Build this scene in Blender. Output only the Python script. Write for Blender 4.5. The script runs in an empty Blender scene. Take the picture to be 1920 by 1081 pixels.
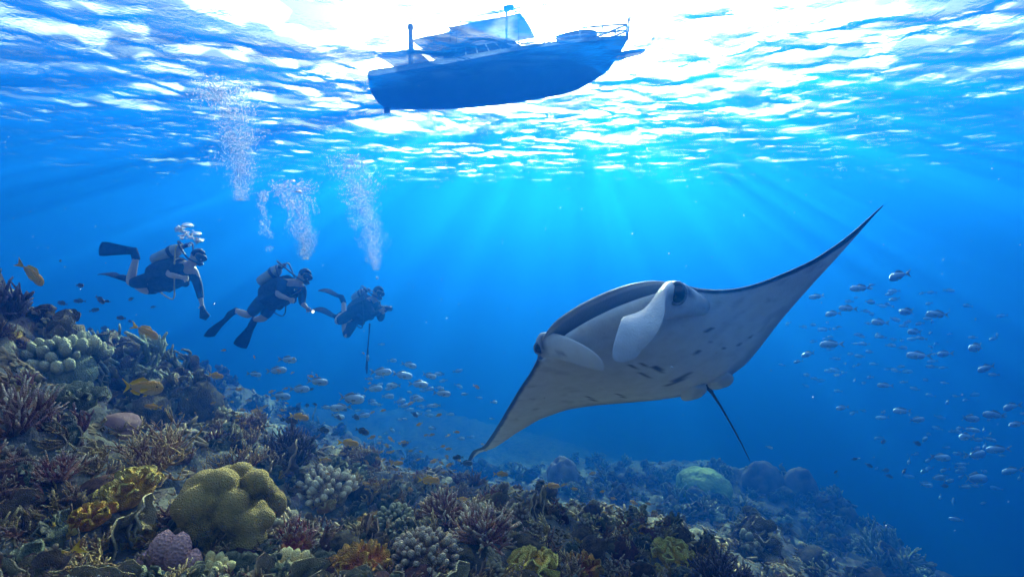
import bpy, bmesh, math, random
import numpy as np
from mathutils import Vector, Matrix, Quaternion, noise as mnoise

R = math.radians
scene = bpy.context.scene
COL = scene.collection

# ------------------------------------------------------------------ camera
F = 960.0                                   # focal length in photo pixels (1920 wide)
PITCH = math.atan(60.0 / F)                 # the camera looks slightly down
cam_d = bpy.data.cameras.new('camera')
cam_d.lens = 18.0; cam_d.sensor_width = 36.0
cam_d.clip_start = 0.05; cam_d.clip_end = 5000
cam = bpy.data.objects.new('camera', cam_d)
cam.rotation_euler = (R(90) - PITCH, 0, 0)
COL.objects.link(cam)
scene.camera = cam
CP, SP = math.cos(PITCH), math.sin(PITCH)


def ray(px, py):
    """direction through a pixel of the photograph, forward component 1"""
    u = (px - 960.0) / F; v = (540.5 - py) / F
    y = CP + v * SP; z = v * CP - SP
    return Vector((u / y, 1.0, z / y))


def at(px, py, depth):
    """point seen at a pixel, depth metres ahead"""
    return ray(px, py) * depth


# ------------------------------------------------------------------ sky, sun, exposure
SUN_DIR = ray(1062, 108).normalized()        # the sun stands behind the boat
SUN_EL = math.asin(SUN_DIR.z)
SUN_AZ = math.atan2(SUN_DIR.x, SUN_DIR.y)   # from +Y towards +X
world = bpy.data.worlds.new('World'); scene.world = world
world.use_nodes = True
wn = world.node_tree.nodes; wl = world.node_tree.links
bg = wn['Background']
sky = wn.new('ShaderNodeTexSky'); sky.sky_type = 'NISHITA'
sky.sun_disc = False
sky.sun_elevation = SUN_EL; sky.sun_rotation = SUN_AZ
sky.dust_density = 6.0; sky.air_density = 1.0; sky.ozone_density = 1.0
wl.new(sky.outputs[0], bg.inputs[0])
bg.inputs[1].default_value = 0.11
sun_d = bpy.data.lights.new('sun', 'SUN')
sun_d.energy = 5.0; sun_d.angle = R(0.5); sun_d.color = (1.0, 0.95, 0.88)
sun = bpy.data.objects.new('sun', sun_d)
sun.rotation_euler = (-SUN_DIR).to_track_quat('-Z', 'Y').to_euler()
COL.objects.link(sun)
scene.view_settings.view_transform = 'Standard'
scene.view_settings.look = 'None'
scene.view_settings.gamma = 1.0
scene.view_settings.exposure = 3.1
cy = scene.cycles
cy.max_bounces = 9; cy.diffuse_bounces = 2; cy.glossy_bounces = 2
cy.transmission_bounces = 6; cy.volume_bounces = 2; cy.transparent_max_bounces = 12
cy.caustics_reflective = False; cy.caustics_refractive = False
cy.use_denoising = True
cy.sample_clamp_indirect = 4.0
try:
    cy.denoiser = 'OPENIMAGEDENOISE'
except Exception:
    pass

# ------------------------------------------------------------------ helpers
def mat_new(name):
    m = bpy.data.materials.new(name); m.use_nodes = True
    m.node_tree.nodes.clear()
    return m, m.node_tree.nodes, m.node_tree.links


def tag(o, label=None, cat=None, group=None, kind=None):
    if label: o['label'] = label
    if cat: o['category'] = cat
    if group: o['group'] = group
    if kind: o['kind'] = kind
    return o


def mesh_obj(name, verts, faces, mat=None, parent=None, smooth=True):
    me = bpy.data.meshes.new(name)
    me.from_pydata([tuple(v) for v in verts], [], faces)
    me.update()
    if smooth:
        me.polygons.foreach_set('use_smooth', [True] * len(me.polygons))
    if mat: me.materials.append(mat)
    o = bpy.data.objects.new(name, me); COL.objects.link(o)
    if parent: o.parent = parent
    return o


def grid_mesh(name, P, mat, smooth=True):
    """P: (n, m, 3) array of points -> mesh object of quads"""
    n, m = P.shape[:2]
    me = bpy.data.meshes.new(name)
    idx = np.arange(n * m).reshape(n, m)
    q = np.stack([idx[:-1, :-1], idx[1:, :-1], idx[1:, 1:], idx[:-1, 1:]], -1).reshape(-1, 4)
    me.vertices.add(n * m); me.vertices.foreach_set('co', P.reshape(-1).astype(np.float32))
    me.loops.add(q.size); me.loops.foreach_set('vertex_index', q.reshape(-1).astype(np.int32))
    me.polygons.add(len(q))
    me.polygons.foreach_set('loop_start', np.arange(0, q.size, 4, dtype=np.int32))
    me.update(calc_edges=True)
    me.polygons.foreach_set('use_smooth', np.ones(len(q), dtype=bool))
    me.validate()
    if mat: me.materials.append(mat)
    o = bpy.data.objects.new(name, me); COL.objects.link(o)
    return o


# ------------------------------------------------------------------ water: surface and body
ZS = 7.0                                    # the surface, metres above the camera


# ------------------------------------------------------------------ numeric noise
_rg = np.random.default_rng(11)
_perm = _rg.permutation(512); _perm = np.concatenate([_perm, _perm, _perm])
_grad = _rg.normal(size=(512, 3)); _grad /= np.linalg.norm(_grad, axis=1)[:, None]


def perlin(P):
    """gradient noise at points P (..., 3), about -0.7..0.7"""
    P = np.asarray(P, float); I = np.floor(P).astype(int); f = P - I
    u = f * f * f * (f * (f * 6 - 15) + 10); I = I % 512
    res = 0.0
    for dx in (0, 1):
        for dy in (0, 1):
            for dz in (0, 1):
                h = _perm[_perm[_perm[I[..., 0] + dx] + I[..., 1] + dy] + I[..., 2] + dz] % 512
                g = _grad[h]; d = f - np.array([dx, dy, dz])
                w = (u[..., 0] if dx else 1 - u[..., 0]) * (u[..., 1] if dy else 1 - u[..., 1]) * (u[..., 2] if dz else 1 - u[..., 2])
                res = res + w * (g * d).sum(-1)
    return res


def fbm(P, octaves=4, ridged=False):
    s = 0.0; a = 1.0; P = np.asarray(P, float)
    for o in range(octaves):
        v = perlin(P * 2 ** o + 17.3 * o)
        s = s + a * ((.45 - np.abs(v) * 1.6) if ridged else v); a *= .5
    return s


def wave_height(X, Y):
    """wind chop: crossed, warped noise waves at several lengths, rougher in cat's paws"""
    z = np.zeros_like(X); N = lambda u, v, k: perlin(np.stack([u, v, z + k], -1))
    wx = X + 1.2 * N(X * .16, Y * .16, 3.1); wy = Y + 1.2 * N(X * .16, Y * .16, 9.7)
    patch = np.clip(.55 + 1.5 * N(X * .10, Y * .13, 21.5), .12, 1.6)
    H = .26 * N(wx * .20, wy * .30, .5)
    a = N(wx * .42 + wy * .12, wy * .62, 5.5); H += .15 * (a + .6 * np.abs(a))
    a = N(wx * .95 - wy * .3, wy * 1.30, 7.5); H += .085 * (.5 + .6 * patch) * (a + .5 * np.abs(a))
    steep = np.clip(N(X * .33, Y * .45, 31.5) * 2.4 - .25, 0, 1) ** 1.3
    H += (.040 * (.25 + .9 * patch) + .055 * steep) * N(wx * 2.0 + wy * .5, wy * 2.6, 11.5)
    H += (.016 * patch + .022 * steep) * N(wx * 4.1, wy * 5.0, 15.5)
    return H


def axis(dense_lo, dense_hi, step, lo, hi, grow=1.12):
    a = list(np.arange(dense_lo, dense_hi, step)); s = step; v = dense_lo
    left = []
    while v > lo: s *= grow; v -= s; left.append(v)
    s = step; v = a[-1]; right = []
    while v < hi: s *= grow; v += s; right.append(v)
    return np.array(left[::-1] + a + right)


gx = axis(-34, 34, .13, -400, 400); gy = axis(8, 46, .13, -300, 500)
X, Y = np.meshgrid(gx, gy, indexing='ij')
H = wave_height(X, Y)
fade = np.clip(1.6 - np.hypot(X, Y) / 120, 0, 1)
m, n, l = mat_new('water_surface')
out = n.new('ShaderNodeOutputMaterial')
geo = n.new('ShaderNodeNewGeometry')
tc = n.new('ShaderNodeTexCoord')
nz = n.new('ShaderNodeTexNoise'); nz.inputs['Scale'].default_value = 7.0; nz.inputs['Detail'].default_value = 3.0
l.new(tc.outputs['Object'], nz.inputs['Vector'])
bp = n.new('ShaderNodeBump'); bp.inputs['Strength'].default_value = 1.0; bp.inputs['Distance'].default_value = .02
l.new(nz.outputs['Fac'], bp.inputs['Height'])
dot = n.new('ShaderNodeVectorMath'); dot.operation = 'DOT_PRODUCT'
l.new(bp.outputs[0], dot.inputs[0]); l.new(geo.outputs['Incoming'], dot.inputs[1])
ab = n.new('ShaderNodeMath'); ab.operation = 'ABSOLUTE'; l.new(dot.outputs['Value'], ab.inputs[0])
mr = n.new('ShaderNodeMapRange'); mr.interpolation_type = 'SMOOTHSTEP'
mr.inputs[1].default_value = .268; mr.inputs[2].default_value = .42      # beyond the critical angle the surface mirrors the deep
l.new(ab.outputs[0], mr.inputs[0])
tr = n.new('ShaderNodeBsdfTransparent')
n2 = n.new('ShaderNodeTexNoise'); n2.inputs['Scale'].default_value = .75; n2.inputs['Detail'].default_value = 1.5      # noise tint puts a ripple-focused light pattern into the transparency
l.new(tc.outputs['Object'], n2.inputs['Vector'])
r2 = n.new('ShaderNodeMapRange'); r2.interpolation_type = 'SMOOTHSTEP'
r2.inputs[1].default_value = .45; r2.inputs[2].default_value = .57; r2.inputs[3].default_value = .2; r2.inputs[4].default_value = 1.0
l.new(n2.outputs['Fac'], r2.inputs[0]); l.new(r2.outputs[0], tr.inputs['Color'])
gl = n.new('ShaderNodeBsdfGlossy'); gl.inputs['Roughness'].default_value = .03; gl.inputs['Color'].default_value = (.9, .95, 1, 1)
l.new(bp.outputs[0], gl.inputs['Normal'])
mx = n.new('ShaderNodeMixShader')
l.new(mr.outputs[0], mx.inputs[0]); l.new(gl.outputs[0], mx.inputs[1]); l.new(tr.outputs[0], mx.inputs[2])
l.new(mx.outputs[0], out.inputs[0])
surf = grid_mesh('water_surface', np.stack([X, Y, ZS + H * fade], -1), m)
tag(surf, 'rippled underside of the sea surface with bright glints', 'water', kind='structure')

m, n, l = mat_new('sea_water')
out = n.new('ShaderNodeOutputMaterial')
pv = n.new('ShaderNodeVolumePrincipled')
pv.inputs['Color'].default_value = (.004, .099, .395, 1)
pv.inputs['Density'].default_value = .075
pv.inputs['Anisotropy'].default_value = .57
pv.inputs['Absorption Color'].default_value = (.03, .18, .19, 1)
l.new(pv.outputs[0], out.inputs['Volume'])
bm = bmesh.new(); bmesh.ops.create_cube(bm, size=1)
me = bpy.data.meshes.new('haze'); bm.to_mesh(me); bm.free(); me.materials.append(m)
haze = bpy.data.objects.new('haze', me); COL.objects.link(haze)
ZTOP, ZBOT = ZS - .02, -46.0
haze.scale = (700, 700, ZTOP - ZBOT); haze.location = (0, 100, (ZTOP + ZBOT) / 2)
tag(haze, 'clear blue sea water filling the whole scene', 'water', kind='stuff')

# ------------------------------------------------------------------ reef terrain
_cp = []
for px, py, d in ((0, 1081, 1.75), (430, 1081, 2.15), (900, 1081, 2.45), (1300, 1081, 3.5), (1500, 1081, 6.2), (1740, 1081, 10.5),
                  (0, 850, 2.35), (0, 745, 3.3), (0, 625, 4.2), (-150, 560, 4.6), (60, 715, 4.6), (180, 765, 5.2), (250, 900, 2.75),
                  (430, 985, 2.9), (150, 810, 4.0), (260, 815, 5.6), (400, 845, 6.2), (470, 860, 6.0), (590, 900, 4.4), (650, 960, 3.9),
                  (320, 850, 4.3), (560, 980, 3.3), (750, 1000, 3.5), (900, 1000, 3.2), (1000, 1030, 3.2), (1100, 1060, 3.2),
                  (1000, 985, 7.0), (1150, 1010, 7.6), (1300, 1010, 8.6), (1450, 1000, 10.8), (1600, 1040, 11.6), (1640, 1015, 12.6),
                  (1200, 930, 13), (1350, 915, 15), (1500, 915, 15), (1560, 945, 14), (1050, 915, 14), (900, 925, 12.5),
                  (1150, 885, 19), (1350, 882, 20), (950, 890, 19), (780, 910, 12.5), (800, 882, 19), (650, 865, 21),
                  (1000, 872, 26), (600, 845, 26), (400, 815, 24), (250, 800, 14.0), (100, 780, 11.0), (-200, 660, 9.0)):
    _cp.append(tuple(at(px, py, d)))
_cp += [(-.4, .6, -1.15), (.6, .8, -1.5), (1.6, 1.2, -2.2), (2.6, 2.4, -3.1), (4.2, 4.2, -4.6), (6.5, 6.3, -6.2), (-1.5, .2, -1.0), (-2.6, -1.0, -.8),
        (-3.5, 1.2, -.6), (-6, 3, -.4), (-8, 8, -1.4), (-9, 14, -3.6), (0, -2, -1.7), (-1, -6, -2.2), (4, -3, -4.5), (9.5, 8.5, -8.2), (13, 14, -11),
        (12, 10, -11), (11, 3, -10), (16, 16, -15), (20, 6, -17), (10, -6, -10), (5, 26, -11), (-6, 32, -10), (16, 30, -17), (-25, 22, -5),
        (-20, 5, 0), (-20, -10, -1), (35, 20, -24), (35, -10, -24), (0, 55, -16), (-35, 60, -14), (35, 60, -25)]
_cp = np.array(_cp); _C = _cp[:, :2]


def _phi(A, B):
    r2 = ((A[:, None, :] - B[None]) ** 2).sum(-1)
    return np.sqrt(r2 + .35)


_K = _phi(_C, _C); _n = len(_C)
_A = np.block([[_K + .04 * np.eye(_n), np.c_[np.ones(_n), _C]], [np.c_[np.ones(_n), _C].T, np.zeros((3, 3))]])
_w = np.linalg.solve(_A, np.r_[_cp[:, 2], 0, 0, 0])


def base_height(xy):
    out = np.empty(len(xy))
    for i in range(0, len(xy), 20000):
        q = xy[i:i + 20000]
        out[i:i + 20000] = _phi(q, _C) @ _w[:_n] + _w[_n] + q @ _w[_n + 1:]
    return out


NA, NR = 560, 430
ang = np.linspace(R(-110), R(110), NA)
rad = np.concatenate([np.geomspace(.45, 26, NR - 50), np.geomspace(27, 320, 50)])
AA, RR = np.meshgrid(ang, rad, indexing='ij')
TX, TY = RR * np.sin(AA), RR * np.cos(AA)
TZ = base_height(np.stack([TX.ravel(), TY.ravel()], -1)).reshape(TX.shape)
_k = np.clip((RR - 35) / 40, 0, 1)
TZ = TZ * (1 - _k) + _k * np.clip(TZ, -30, -20)
TZ = np.maximum(TZ, -30)
TP = np.stack([TX, TY, TZ], -1)


def normals(P):
    du = np.gradient(P, axis=0); dv = np.gradient(P, axis=1)
    n = np.cross(dv, du); n /= np.linalg.norm(n, axis=-1)[..., None] + 1e-9
    return np.where(n[..., 2:3] < 0, -n, n)


far = np.clip((RR - 1.2) / 5, .25, 1.0)[..., None]
TN = normals(TP)
TP = TP + TN * (far * (.42 * fbm(TP * .55, 3)[..., None] + .30 * fbm(TP * 1.15 + 40, 3, True)[..., None]))
TN = normals(TP)
TP = TP + TN * (.13 * np.clip(far * 1.5, 0, 1) * fbm(TP * 3.2, 2, True)[..., None] + .085 * np.maximum(fbm(TP * 6.5 + 9, 3), -.25)[..., None])
TN = normals(TP)
_cell = fbm(TP * 15 + 3, 2, True)
TP = TP + TN * (.034 * _cell[..., None]) * np.clip(12 / RR, .5, 1)[..., None]


def ramp(n, stops, interp='LINEAR'):
    r = n.new('ShaderNodeValToRGB'); r.color_ramp.interpolation = interp
    e = r.color_ramp.elements
    while len(e) < len(stops): e.new(.5)
    for k, (p, c) in zip(e, stops): k.position = p; k.color = (*c, 1)
    return r


def tex(n, l, kind, scale, detail=4.0, coord='Object', rough=.55):
    tcn = n.new('ShaderNodeTexCoord')
    t = n.new('ShaderNodeTexNoise' if kind == 'noise' else 'ShaderNodeTexVoronoi')
    t.inputs['Scale'].default_value = scale
    if kind == 'noise':
        t.inputs['Detail'].default_value = detail; t.inputs['Roughness'].default_value = rough
    l.new(tcn.outputs[coord], t.inputs['Vector'])
    return t


def mixc(n, l, fac, a, b, mode='MIX'):
    mx = n.new('ShaderNodeMix'); mx.data_type = 'RGBA'; mx.blend_type = mode
    for s, v in ((mx.inputs[0], fac), (mx.inputs[6], a), (mx.inputs[7], b)):
        if hasattr(v, 'links'): l.new(v, s)
        elif isinstance(v, (tuple, list)): s.default_value = (*v, 1)
        else: s.default_value = v
    return mx.outputs[2]


def bump(n, l, height, dist, strength=1.0):
    b = n.new('ShaderNodeBump'); b.inputs['Distance'].default_value = dist; b.inputs['Strength'].default_value = strength
    l.new(height, b.inputs['Height']); return b.outputs[0]


def finish(m, n, l, color, rough=.85, normal=None, spec=.25, metal=0.0):
    p = n.new('ShaderNodeBsdfPrincipled'); o = n.new('ShaderNodeOutputMaterial')
    if hasattr(color, 'links'): l.new(color, p.inputs['Base Color'])
    else: p.inputs['Base Color'].default_value = (*color, 1)
    p.inputs['Roughness'].default_value = rough; p.inputs['Specular IOR Level'].default_value = spec; p.inputs['Metallic'].default_value = metal
    if normal: l.new(normal, p.inputs['Normal'])
    l.new(p.outputs[0], o.inputs[0]); return m


m, n, l = mat_new('reef_rock')
a = tex(n, l, 'noise', 1.1, 3); b = tex(n, l, 'noise', 5.5, 5); v = tex(n, l, 'voronoi', 9)
c1 = ramp(n, ((.30, (.05, .045, .03)), (.42, (.16, .14, .07)), (.52, (.13, .12, .09)), (.60, (.16, .09, .08)), (.72, (.22, .22, .12))))
l.new(a.outputs['Fac'], c1.inputs[0])
c2 = ramp(n, ((.30, (.03, .03, .03)), (.45, (.22, .20, .13)), (.55, (.26, .25, .17)), (.63, (.15, .08, .075)), (.75, (.32, .29, .13))))
l.new(b.outputs['Fac'], c2.inputs[0])
cc = mixc(n, l, .6, c1.outputs[0], c2.outputs[0])
sp = ramp(n, ((.0, (.20, .21, .15)), (.16, (.15, .15, .11)), (.3, (.10, .10, .09))))
l.new(v.outputs['Distance'], sp.inputs[0])
pt = tex(n, l, 'noise', 2.3, 2); pr = ramp(n, ((.52, (0, 0, 0)), (.60, (1, 1, 1)))); l.new(pt.outputs['Fac'], pr.inputs[0])
cc = mixc(n, l, pr.outputs[0], cc, sp.outputs[0])
hb = tex(n, l, 'noise', 45, 5)
finish(m, n, l, cc, .9, bump(n, l, hb.outputs['Fac'], .02))
M_ROCK = m
reef = grid_mesh('reef_terrain', TP[:, ::-1], M_ROCK)
tag(reef, 'rugged coral reef slope covered with encrusting growth', 'reef', kind='structure')

from mathutils.bvhtree import BVHTree
_me = reef.data
_co = np.empty(len(_me.vertices) * 3, np.float32); _me.vertices.foreach_get('co', _co)
_fa = np.empty(len(_me.loops), np.int32); _me.loops.foreach_get('vertex_index', _fa)
BVH = BVHTree.FromPolygons(_co.reshape(-1, 3).tolist(), _fa.reshape(-1, 4).tolist())


def ground_at(px, py):
    """where the sight line through a pixel meets the reef"""
    d = ray(px, py).normalized()
    h = BVH.ray_cast(Vector((0, 0, 0)), d, 200)
    return h[0], h[1]


def ground_below(x, y):
    h = BVH.ray_cast(Vector((x, y, 6)), Vector((0, 0, -1)), 80)
    return h[0], h[1]

# ------------------------------------------------------------------ mesh collector
class MB:
    """collects tubes, blobs and sheets; 'tip' is a per-vertex value used by the materials"""
    def __init__(s): s.v = []; s.f = []; s.t = []

    def add(s, V, Fc, T=0.0):
        o = len(s.v); V = [tuple(p) for p in V]
        s.v += V; s.f += [tuple(i + o for i in q) for q in Fc]
        s.t += list(T) if hasattr(T, '__len__') else [T] * len(V)

    def tube(s, pts, rads, sides=6, tips=None, cap=True, flat=1.0, up=None):
        pts = [Vector(p) for p in pts]; k = len(pts); V = []; T = []
        prev = None
        for i, p in enumerate(pts):
            d = (pts[min(i + 1, k - 1)] - pts[max(i - 1, 0)])
            if d.length < 1e-9: d = Vector((0, 0, 1))
            d.normalize()
            if prev is None:
                a = Vector(up) if up is not None else (Vector((1, 0, 0)) if abs(d.x) < .8 else Vector((0, 1, 0)))
            else: a = prev
            a = (a - d * a.dot(d))
            if a.length < 1e-6: a = d.orthogonal()
            a.normalize(); prev = a; b = d.cross(a)
            r = rads[i] if hasattr(rads, '__len__') else rads
            for j in range(sides):
                th = 2 * math.pi * j / sides
                V.append(p + a * (r * math.cos(th)) + b * (r * flat * math.sin(th)))
                T.append(tips[i] if tips is not None else 0.0)
        Fc = [(i * sides + j, i * sides + (j + 1) % sides, (i + 1) * sides + (j + 1) % sides, (i + 1) * sides + j) for i in range(k - 1) for j in range(sides)]
        if cap:
            d = (pts[-1] - pts[-2]).normalized(); r = rads[-1] if hasattr(rads, '__len__') else rads
            V.append(pts[-1] + d * r * .7); T.append(tips[-1] if tips is not None else 0.0); c = len(V) - 1
            Fc += [((k - 1) * sides + j, (k - 1) * sides + (j + 1) % sides, c) for j in range(sides)]
            V.append(pts[0]); T.append(T[0]); c = len(V) - 1
            Fc += [((j + 1) % sides, j, c) for j in range(sides)]
        s.add(V, Fc, T)

    def blob(s, c, r, sub=2, tip=0.0, amp=.15, freq=2.0, squash=(1, 1, 1), seed=0.0, tipf=None):
        V, Fc = ico(sub); c = np.array(c)
        sc = np.array(squash) * r
        disp = 1 + amp * fbm(V * freq + seed * 7.7, 2)[:, None] * 1.6
        W = V * disp
        s.add(W * sc + c, Fc, (tip if tipf is None else [tipf(p) for p in W]))

    def sheet(s, G, T=None, thick=0.0):
        """G (n, m, 3) grid; thickness makes a closed slab"""
        n, m = G.shape[:2]; G = np.asarray(G)
        idx = lambda i, j: i * m + j
        Fc = [(idx(i, j), idx(i + 1, j), idx(i + 1, j + 1), idx(i, j + 1)) for i in range(n - 1) for j in range(m - 1)]
        tv = (T.ravel() if T is not None else np.zeros(n * m))
        if not thick:
            s.add(G.reshape(-1, 3), Fc, list(tv)); return
        du = np.gradient(G, axis=0); dv = np.gradient(G, axis=1); N = np.cross(du, dv); N /= np.linalg.norm(N, axis=-1)[..., None] + 1e-9
        o = n * m
        F2 = [tuple(k + o for k in q[::-1]) for q in Fc]
        ring = [idx(i, 0) for i in range(n)] + [idx(n - 1, j) for j in range(1, m)] + [idx(i, m - 1) for i in range(n - 2, -1, -1)] + [idx(0, j) for j in range(m - 2, 0, -1)]
        F3 = [(ring[k], ring[k] + o, ring[(k + 1) % len(ring)] + o, ring[(k + 1) % len(ring)]) for k in range(len(ring))]
        s.add(np.concatenate([(G + N * thick / 2).reshape(-1, 3), (G - N * thick / 2).reshape(-1, 3)]), [q[::-1] for q in Fc] + [q[::-1] for q in F2] + F3, list(tv) * 2)

    def mesh(s, name, mat, smooth=True):
        me = bpy.data.meshes.new(name)
        me.from_pydata(s.v, [], s.f); me.update()
        if smooth: me.polygons.foreach_set('use_smooth', [True] * len(me.polygons))
        at_ = me.attributes.new('tip', 'FLOAT', 'POINT'); at_.data.foreach_set('value', np.array(s.t, np.float32))
        if mat: me.materials.append(mat)
        return me

    def build(s, name, mat, parent=None, smooth=True):
        o = bpy.data.objects.new(name, s.mesh(name, mat, smooth)); COL.objects.link(o)
        if parent: o.parent = parent
        return o


_ico = {}


def ico(sub):
    if sub not in _ico:
        bm = bmesh.new(); bmesh.ops.create_icosphere(bm, subdivisions=sub, radius=1)
        bm.verts.ensure_lookup_table()
        _ico[sub] = (np.array([v.co[:] for v in bm.verts]), [tuple(v.index for v in f.verts) for f in bm.faces]); bm.free()
    return _ico[sub]


def coral_mat(name, dark, mid, tipc, scale=9.0, bumpd=.012, bscale=60, rough=.8):
    dark, mid, tipc = [(min(c_[0] * 1.28, .95), min(c_[1] * 1.03, .9), c_[2] * .78) for c_ in (dark, mid, tipc)]
    m, n, l = mat_new(name)
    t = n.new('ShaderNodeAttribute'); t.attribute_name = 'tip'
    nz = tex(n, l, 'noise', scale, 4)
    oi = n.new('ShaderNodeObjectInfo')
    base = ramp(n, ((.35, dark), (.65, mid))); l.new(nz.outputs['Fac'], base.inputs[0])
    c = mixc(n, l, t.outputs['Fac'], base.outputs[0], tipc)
    hs = n.new('ShaderNodeHueSaturation')
    mr = n.new('ShaderNodeMapRange'); mr.inputs[3].default_value = .65; mr.inputs[4].default_value = 1.25
    l.new(oi.outputs['Random'], mr.inputs[0]); l.new(mr.outputs[0], hs.inputs['Value'])
    mh = n.new('ShaderNodeMapRange'); mh.inputs[3].default_value = .475; mh.inputs[4].default_value = .525
    l.new(oi.outputs['Random'], mh.inputs[0]); l.new(mh.outputs[0], hs.inputs['Hue'])
    l.new(c, hs.inputs['Color'])
    hb = tex(n, l, 'voronoi', bscale)
    return finish(m, n, l, hs.outputs[0], rough, bump(n, l, hb.outputs['Distance'], bumpd))


M_STAG = coral_mat('staghorn_purple_brown', (.13, .05, .045), (.40, .19, .14), (.92, .70, .58))
M_STAGT = coral_mat('staghorn_tan', (.14, .09, .05), (.40, .27, .13), (.78, .62, .36))
M_PINK = coral_mat('finger_coral_pink', (.30, .11, .09), (.66, .30, .24), (.95, .75, .62))
M_DARK = coral_mat('soft_coral_dark_purple', (.035, .032, .05), (.10, .085, .12), (.26, .23, .28))
M_LEAFY = coral_mat('leaf_coral_ochre', (.36, .19, .02), (.80, .47, .05), (.92, .68, .2))
M_ORANGE = coral_mat('fire_coral_orange', (.36, .10, .01), (.82, .30, .02), (.92, .52, .08))
M_BRAIN = coral_mat('lobed_coral_olive', (.12, .10, .03), (.44, .35, .10), (.58, .47, .18), 13, .022, 70)
M_GREEN = coral_mat('brain_coral_green', (.08, .15, .05), (.20, .32, .10), (.3, .42, .16), 5, .02, 22)
M_PALE = coral_mat('finger_coral_pale', (.50, .34, .12), (.76, .58, .26), (.88, .76, .45), 12)
M_LILAC = coral_mat('sponge_lilac', (.24, .16, .18), (.50, .36, .40), (.70, .56, .56), 8, .01, 90)
M_KNOB = coral_mat('knob_coral_buff', (.18, .14, .08), (.50, .42, .27), (.86, .78, .60), 14)
M_TEAL = coral_mat('leaf_coral_teal', (.06, .10, .08), (.20, .27, .20), (.42, .48, .36), 10)
M_PLATE = coral_mat('plate_coral_brown', (.10, .085, .06), (.27, .23, .15), (.52, .47, .34), 9)
M_STONE = coral_mat('encrusted_rock', (.04, .04, .03), (.17, .15, .09), (.32, .30, .2), 6, .02, 55)
M_MAROON = coral_mat('encrusting_maroon', (.06, .028, .025), (.19, .085, .075), (.32, .2, .17), 8, .015, 60)


def branch_tree(mb, rg, p, d, ln, r, gen, sides, droop=0.0, spread=.6, twigs=(2, 3), tip0=0.0, seg=3):
    """one tapering, knobbly branch with forks"""
    pts = [p]; rr = [r]; q = p.copy(); dd = d.copy()
    for i in range(seg):
        dd = (dd + Vector(rg.normal(size=3)) * .16 + Vector((0, 0, .12))).normalized()
        q = q + dd * ln / seg; pts.append(q.copy()); rr.append(r * (1 - .32 * (i + 1) / seg) * rg.uniform(.9, 1.12))
    end = gen == 0
    tips = [tip0 + (1 - tip0) * ((i / seg) ** 2.5 if end else .12 * i / seg) for i in range(seg + 1)]
    if end: rr[-1] *= .8
    mb.tube(pts, rr, sides, tips)
    if gen > 0:
        for k in range(rg.integers(twigs[0], twigs[1] + 1)):
            a = pts[rg.integers(max(1, seg - 1), seg + 1)]
            nd = (dd + Vector(rg.normal(size=3)) * spread).normalized()
            if nd.z < -.1: nd.z = abs(nd.z)
            branch_tree(mb, rg, a, nd, ln * rg.uniform(.55, .85), rr[-1] * rg.uniform(.75, .95), gen - 1, sides, droop, spread, twigs, tip0, seg)


def dome_dirs(rg, k, low=0.05):
    out = []
    for i in range(k):
        z = low + (1 - low) * ((i + .5) / k); a = i * 2.39996 + rg.normal() * .25
        s = math.sqrt(1 - z * z); out.append(Vector((s * math.cos(a), s * math.sin(a), z + rg.normal() * .05)).normalized())
    return out


def staghorn_branches(seed, k=26, r=.035, ln=.23, gen=1, spread=.5, sides=6, flatten=1.0, twigs=(2, 4), low=.05):
    """list of collectors, one per main branch; about 1 m across"""
    rg = np.random.default_rng(seed); res = []
    for d in dome_dirs(rg, k, low):
        mb = MB(); d2 = Vector((d.x, d.y, d.z * flatten)).normalized()
        branch_tree(mb, rg, Vector((d.x * .06, d.y * .06, -.02)), d2, ln * rg.uniform(.85, 1.2), r * rg.uniform(.85, 1.2), gen, sides, spread=spread, twigs=twigs)
        res.append(mb)
    return res


def join(mbs):
    o = MB()
    for b in mbs: o.add(b.v, b.f, b.t)
    return o


def leaf_blade(rg, c, d, w, h, curl):
    """one folded leaf or lobe standing along d"""
    n_, m_ = 6, 8; d = Vector(d).normalized(); a = d.orthogonal().normalized(); a.rotate(Quaternion(d, rg.uniform(0, 6.28))); b = d.cross(a)
    G = np.zeros((n_, m_, 3)); T = np.zeros((n_, m_)); ph = rg.uniform(0, 6.28)
    for i in range(n_):
        t = i / (n_ - 1); ww = w * (.35 + .75 * math.sin(math.pi * (.12 + .72 * t)))
        for j in range(m_):
            s = j / (m_ - 1) * 2 - 1
            top = h * t * (1 - .25 * s * s * t)
            p = Vector(c) + a * (s * ww) + d * top + b * (curl * w * (s * s * .9 + .35 * t * math.sin(s * 4 + ph)) + .25 * h * t * t)
            G[i, j] = p; T[i, j] = t ** 2
    return G, T


def leafy(seed, k=34, w=.10, h=.17, curl=.7, thick=.022):
    rg = np.random.default_rng(seed); mb = MB()
    mb.blob((0, 0, .02), .3, 2, 0, .25, 2, (1, 1, .55), seed)
    for d in dome_dirs(rg, k, .12):
        c = Vector((d.x * .30, d.y * .30, d.z * .18)); s = rg.uniform(.75, 1.25)
        G, T = leaf_blade(rg, c, d + Vector((0, 0, .35)), w * s, h * s, curl * rg.uniform(.6, 1.3)); mb.sheet(G, T, thick)
    return mb


def fingers(seed, k=13, r=.085, ln=.3):
    rg = np.random.default_rng(seed); mb = MB()
    for d in dome_dirs(rg, k, .1):
        c = Vector((d.x * .16, d.y * .16, -.05)); L = ln * rg.uniform(.7, 1.2); rr = r * rg.uniform(.8, 1.15)
        dd = (d + Vector((0, 0, .5))).normalized(); pts = [c + dd * L * t for t in (0, .3, .6, .82, .95)]
        mb.tube(pts, [rr * .9, rr * 1.05, rr * 1.1, rr * .9, rr * .5], 9, [0, .1, .4, .8, 1])
    return mb


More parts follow.
